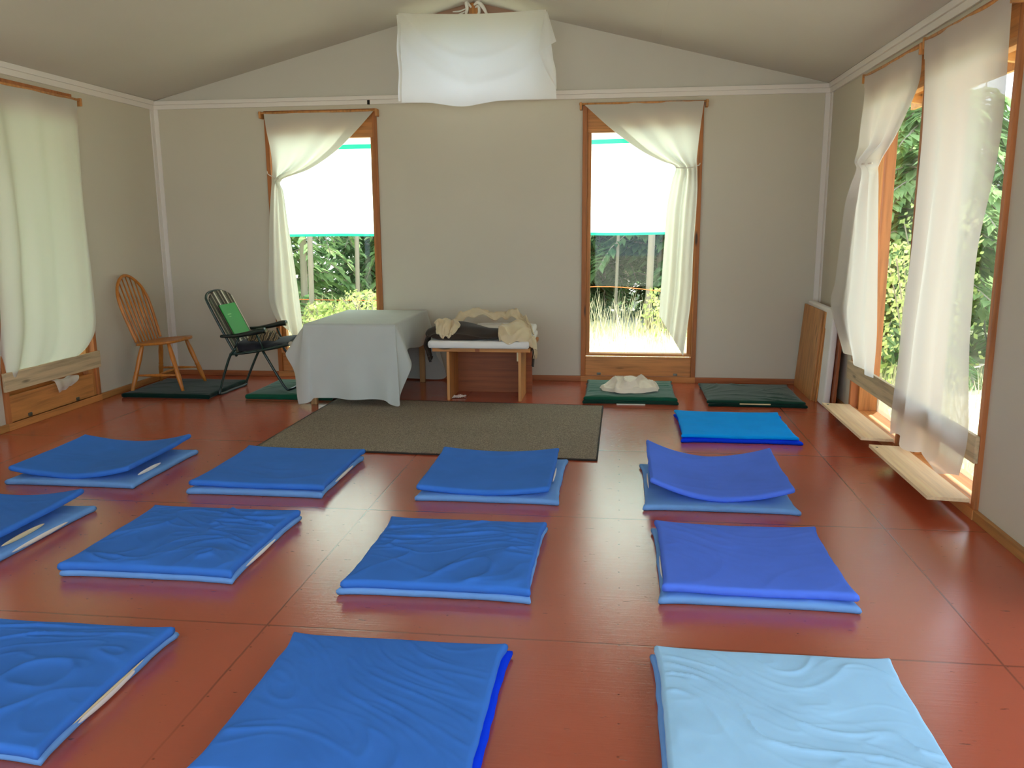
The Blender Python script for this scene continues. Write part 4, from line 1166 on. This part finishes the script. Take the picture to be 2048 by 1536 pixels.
# canvas
bm = bmesh.new()
def backc(u, v):
    y = yn + .008 + (yf - yn - .016) * u
    z = .36 + v * .487 - .06 * v ** 10 * abs(2 * u - 1) ** 3
    x = -3.115 - .222 * ((z - .36) / .45) + .020 * math.sin(PI * u) * (1 - v) + .012
    return Vector((x, y, z))
grid(bm, 30, 24, backc)
o = rl(obj('back_canvas', bm, M['stripe'], lc, True)); solid(o, .014, 1)
bm = bmesh.new()
def seatc(u, v):
    y = yn + .008 + (yf - yn - .016) * u
    x = -3.13 + .50 * v
    z = .355 + .085 * (v ** 1.1) - .020 * math.sin(PI * v) * math.sin(PI * u)
    return Vector((x, y, z))
grid(bm, 30, 24, seatc)
o = rl(obj('seat_canvas', bm, M['stripe'], lc, True)); solid(o, .016, 1)
rl(obj('canvas_roll', T([(-2.632, yn - .005, .44), (-2.622, 6.66, .442), (-2.632, yf + .005, .44)], .020, 12), M['stripe'], lc, True))
# items on the chair
cu = obj('cushion', patch([
    [(-3.12, 6.47, .375), (-2.95, 6.465, .375), (-2.80, 6.465, .405), (-2.70, 6.47, .43)],
    [(-3.12, 6.52, .43), (-2.95, 6.52, .43), (-2.80, 6.52, .44), (-2.66, 6.53, .455)],
    [(-3.12, 6.68, .44), (-2.95, 6.68, .445), (-2.80, 6.68, .46), (-2.67, 6.68, .475)],
    [(-3.12, 6.85, .43), (-2.95, 6.85, .43), (-2.80, 6.85, .45), (-2.67, 6.86, .47)]], 40, 30, .004, 81), cloth('dark_navy_cushion', lin(40, 40, 46)), None, True)
tag(solid(cu, .02, -1), 'thin dark cushion on the seat of the lawn chair', 'cushion')
bm = bmesh.new()
def scarf(u, v):
    a = 2 * PI * u; rr = v ** .8
    x = -2.93 + .145 * math.cos(a) * rr; y = 6.62 + .135 * math.sin(a) * rr
    z = .452 + .085 * (1 - rr ** 2) + .020 * ridged(x * 9 + nz(x * 5, y * 5, 4), y * 12, 5) * (1.1 - rr) + .010 * math.sin(x * 60 + 3 * math.sin(y * 20)) * (1 - rr * .5)
    return Vector((x, y, z))
grid(bm, 70, 26, scarf); bmesh.ops.remove_doubles(bm, verts=bm.verts, dist=1e-5)
s = NT('brown_and_cream_striped_knit')
wv = s.a('ShaderNodeTexWave'); wv.inputs['Scale'].default_value = 9; wv.inputs['Distortion'].default_value = 6; wv.inputs['Detail'].default_value = 2
s.k(s.coord(), wv.inputs['Vector'])
s.k(s.ramp(wv.outputs['Fac'], [(.35, lin(52, 42, 32)), (.55, lin(186, 160, 122)), (.8, lin(96, 78, 56))]), s.b.inputs['Base Color']); s.b.inputs['Roughness'].default_value = .9
tag(obj('scarf', bm, s.m, None, True), 'bunched brown and cream striped scarf on the lawn chair', 'scarf')
fo = thing('folder', 'bright green folder propped against the lawn chair back', 'folder', (-3.125, 6.655, .472))
bm = B(-.004, .004, -.14, .14, 0, .30, bev=.002)
fb = obj('cover', bm, M['folder'], fo)
obj('printed_line', B(.0042, .0048, -.085, -.02, .205, .213), M['folderink'], fb)
obj('printed_line', B(.0042, .0048, -.080, -.04, .185, .190), M['folderink'], fb)
fo.rotation_euler = (0, R(-26), 0)

# ---------------------------------------------------------------- outside
def gz(x, y): return -.30 + .05 * nz(x * .3, y * .3, 1)
bm = bmesh.new()
grid(bm, 80, 80, lambda u, v: Vector((-40 + 80 * u, -30 + 80 * v, gz(-40 + 80 * u, -30 + 80 * v) - .02)))
tag(obj('meadow', bm, M['ground'], None, True), kind='structure')
tag(obj('foundation', B(XL - .15, XR + .15, YF - .15, D + .15, -.5, -.12), M['ext']), kind='structure')

# awning of white fabric hung outside the back windows
aw = thing('awning', 'white fabric awning with teal hems outside the back windows', 'awning', (-1.2, D + .2, 2.4))
def awp(u, v):
    x = -3.7 + 5.0 * u
    y = D + .20 + 1.12 * v; z = 2.46 - (2.46 - 1.27) * v
    return Vector((x + 1.2, y - (D + .2) + .02 * math.sin(u * 9), z - 2.4 + .015 * nz(u * 6, v * 3, 2) - .03 * math.sin(PI * v)))
bm = bmesh.new(); grid(bm, 60, 30, awp)
af = obj('fabric', bm, M['awn'], aw, True)
bm = bmesh.new(); grid(bm, 60, 2, lambda u, v: awp(u, .975 + .025 * v) + Vector((0, -.006, -.003)))
obj('hem', bm, M['hem'], af, True)
bm = bmesh.new(); grid(bm, 60, 2, lambda u, v: awp(u, .262 + .03 * v) + Vector((0, -.006, -.006)))
obj('hem', bm, M['hem'], af, True)
for x in (-3.75, 1.32):
    obj('post', B(x + 1.2 - .02, x + 1.2 + .02, 1.12, 1.16, -2.72, -1.10), M['rafter'], aw)

def copy_tree(o, parent=None):
    c = o.copy(); C.objects.link(c); c.parent = parent
    for ch_ in list(o.children): copy_tree(ch_, c)
    return c

def conifer(label, group, h, rad, seed, mat, n_br=70, droop=.5, dens=20, leaf=.16):
    random.seed(seed)
    e = thing('conifer_tree', label, 'tree', group=group)
    obj('trunk', T([(0, 0, -.1), (.03, .02, h * .4), (0, 0, h)], .1, 9, 5, radf=lambda t_: (.035 + .012 * h) * (1 - .9 * t_)), M['bark'], e, True)
    bm = bmesh.new(); bb = bmesh.new()
    for k in range(n_br):
        t_ = (k + random.random()) / n_br
        z = .25 + t_ * (h - .4)
        ln = rad * (1 - t_ * .85) * random.uniform(.75, 1.1)
        a = random.uniform(0, 2 * PI)
        d = Vector((math.cos(a), math.sin(a), 0)); side = Vector((-d.y, d.x, 0))
        P0 = Vector((0, 0, z)); pts = [P0, P0 + d * ln * .4 + Vector((0, 0, .10 * ln)), P0 + d * ln * .8 + Vector((0, 0, -.10 * ln * droop * 2)), P0 + d * ln + Vector((0, 0, -.35 * ln * droop * 2))]
        tube(bb, pts, .01, 4, 2, radf=None)
        m_ = max(5, int(dens * ln / rad))
        for i in range(m_):
            q = catmull(pts, (i + 1) / (m_ + .5))
            for sgn in (-1, 1):
                L_ = leaf * (1.25 - .6 * i / m_) * random.uniform(.7, 1.3)
                dr = (side * sgn * .8 + d * .55 + Vector((0, 0, random.uniform(-.7, -.05)))).normalized()
                wv_ = dr.cross(Vector((0, 0, 1))).normalized() * L_ * .20
                tip = q + dr * L_ + Vector((0, 0, -.03))
                mid = q + dr * L_ * .5 + Vector((0, 0, .01))
                v4 = [bm.verts.new(x_) for x_ in (q, mid + wv_, tip, mid - wv_)]
                bm.faces.new(v4)
    obj('branches', bb, M['bark'], e)
    obj('foliage', bm, mat, e)
    return e
treesB = [(-6.6, 15.2), (-5.4, 13.4), (-4.5, 16.0), (-3.3, 14.6), (-7.8, 14.2), (-1.4, 15.5), (-.3, 16.6), (.75, 15.3), (1.8, 16.2), (-2.3, 17.2), (.15, 19.5), (-5.6, 18.6), (-3.9, 19.6)]
treesR = [(2.8, 12.4), (3.6, 10.6), (3.3, 14.6), (4.9, 12.6), (5.4, 15.6), (6.2, 10.0), (7.2, 6.8), (6.9, 3.2), (4.4, 17.8), (6.0, 19.0), (7.5, 13.0)]
treesL = [(-8.4, 4.2), (-8.0, 6.4), (-8.9, 8.4), (-8.2, 10.4), (-9.6, 2.0), (-8.8, -.8), (-10.6, 5.4)]
cA = conifer('pale green cedar with drooping fronds outside the back left window', 'pale cedars behind the back windows', 5.2, 1.5, 11, M['leafA'], 90, .9, 24, .26)
cB = conifer('dark green conifer in the wood behind the back windows', 'dark conifers behind the house', 4.6, 1.9, 12, M['leafB'], 130, .5, 28, .26)
cC = conifer('bushy green conifer seen through the right wall window', 'conifers beyond the right wall', 3.6, 1.7, 13, M['leafA'], 150, .35, 28, .24)
first = {id(cA): True, id(cB): True, id(cC): True}
def place(proto, x, y, sc, label, group, used=set()):
    o_ = proto if id(proto) not in used else copy_tree(proto)
    used.add(id(proto))
    o_.location = (x, y, gz(x, y)); o_.rotation_euler = (0, 0, (x * 7 + y * 3) % 6.28); o_.scale = (sc, sc, sc)
    tag(o_, label, 'tree', group)
random.seed(3)
palew = ['left', 'middle', 'right']
pk = 0
for i, (x, y) in enumerate(treesB):
    pale = i in (1, 3, 4)
    far = y > 17.5
    if pale:
        place(cA, x, y, random.uniform(.85, 1.15), 'pale drooping cedar beyond the back left window, %s of the three pale ones' % {1: 'middle', 3: 'rightmost', 4: 'leftmost'}[i],
              'pale cedars beyond the back left window')
    else:
        place(cB, x, y, random.uniform(.85, 1.15),
              'far dark conifer at the very back of the wood' if far else 'dark green conifer in the front of the wood, seen through the back right window' if x > -2.5 else 'dark green conifer in the front of the wood, seen through the back left window',
              'dark conifers at the very back of the wood' if far else 'dark conifers seen through the back right window' if x > -2.5 else 'dark conifers seen through the back left window')
for i, (x, y) in enumerate(treesR):
    near = y < 11
    place(cC, x, y, random.uniform(.8, 1.1) if i < 5 else 1.2, 'bushy yellow green conifer standing close beyond the right wall windows' if near else 'bushy green conifer farther off beyond the right wall windows',
          'near conifers beyond the right wall' if near else 'farther conifers beyond the right wall')
for i, (x, y) in enumerate(treesL):
    place(cA, x, y, 1.55, 'green conifer beyond the left wall window', 'conifers beyond the left wall')

# bare trunks
def bare(label, x, y, h, r):
    o_ = obj('tree_trunk', T([(x, y, -.35), (x + .05, y, h * .5 - .3), (x - .03, y + .05, h)], r, 10, 6), M['bark'], None, True)
    tag(o_, label, 'tree trunk')
bare('slim pale trunk close to the tied curtain of the back left window', -4.62, 12.2, 6, .040)
bare('grey trunk in the middle of the back left window view', -4.15, 13.0, 6, .035)
bare('second pale trunk beside the tied curtain, furthest left', -5.0, 12.9, 6, .055)
bare('pale grey trunk standing in the back right window view', .46, 13.2, 6, .055)
bare('thin bare trunk in the darkness left of the pale one', -.05, 14.6, 6, .03)

# shrubs
def shrub(label, x, y, rx, h, seed, mat, n_=500, group=None):
    random.seed(seed)
    bm = bmesh.new()
    for k in range(n_):
        a = random.uniform(0, 2 * PI); r_ = math.sqrt(random.random()); z = random.random() ** .7
        p = Vector((math.cos(a) * r_ * rx * (1 - .4 * z), math.sin(a) * r_ * rx * (1 - .4 * z), z * h))
        s_ = random.uniform(.018, .045)
        n1 = Vector((random.uniform(-1, 1), random.uniform(-1, 1), random.uniform(-.4, 1))).normalized()
        t1 = n1.orthogonal().normalized() * s_; t2 = n1.cross(t1).normalized() * s_ * .6
        vs_ = [bm.verts.new(p + q) for q in (-t1, t2, t1, -t2)]
        bm.faces.new(vs_)
    e = thing('shrub', label, 'shrub', (x, y, gz(x, y)), 0, group)
    obj('leaves', bm, mat, e)
    bm = bmesh.new()
    for k in range(7):
        a = k * .9
        tube(bm, [(0, 0, -.02), (math.cos(a) * rx * .3, math.sin(a) * rx * .3, h * .5), (math.cos(a) * rx * .6, math.sin(a) * rx * .6, h * .9)], .008, 5, 3)
    obj('stems', bm, M['bark'], e)
for i, (x, y, rx, h) in enumerate([(-3.5, 11.6, .7, .75), (-2.9, 12.4, .7, 1.05), (-4.3, 12.0, .5, .55), (-3.9, 11.0, .5, .45), (-2.5, 11.2, .6, .7)]):
    shrub('leafy yellow green shrub below the cedars beyond the left back window', x, y, rx, h, 100 + i, M['leafC'], 700, 'shrubs beyond the left back window')
for i, (x, y, rx, h) in enumerate([(2.9, 8.6, .5, 1.5), (3.4, 9.6, .6, 1.9), (2.6, 10.0, .5, 1.2)]):
    shrub('tall leafy shrub close outside the right wall window', x, y, rx, h, 120 + i, M['leafC'], 900, 'shrubs beyond the right wall')
shrub('yellow bush at the foot of the pale trunk, back right window', .75, 12.6, .5, .75, 140, M['leafC'], 500)

# grass
random.seed(5)
bm = bmesh.new()
def blades(n_, x0, x1, y0, y1, hmin, hmax):
    for k in range(n_):
        x, y = random.uniform(x0, x1), random.uniform(y0, y1)
        h = random.uniform(hmin, hmax); a = random.uniform(0, PI); wd = .006 + .004 * random.random()
        dx, dy = math.cos(a) * wd, math.sin(a) * wd
        lx, ly = random.uniform(-.15, .15) * h * 2, random.uniform(-.15, .15) * h * 2
        z = gz(x, y) - .03
        v4 = [bm.verts.new(q) for q in ((x - dx, y - dy, z), (x + dx, y + dy, z), (x + lx + dx * .3, y + ly + dy * .3, z + h), (x + lx - dx * .3, y + ly - dy * .3, z + h))]
        bm.faces.new(v4)
blades(9000, -6.5, 2.2, 8.4, 13.2, .08, .30)
blades(1100, -6.5, 2.2, 12.4, 13.8, .3, .7)
blades(3500, 1.9, 5.5, 3.0, 9.5, .08, .30)
tag(obj('dry_grass', bm, M['straw']), 'dry straw coloured grass outside the windows', 'grass', kind='stuff')
# orange string line
tag(obj('string_line', T([(-5.3, 12.4, .27), (-3.6, 12.4, .25), (-1.6, 12.3, .30), (-.3, 12.0, .50), (1.2, 11.6, .40)], .006, 6, 8), M['string'], None, True), 'orange string stretched low across the meadow behind the house', 'string')
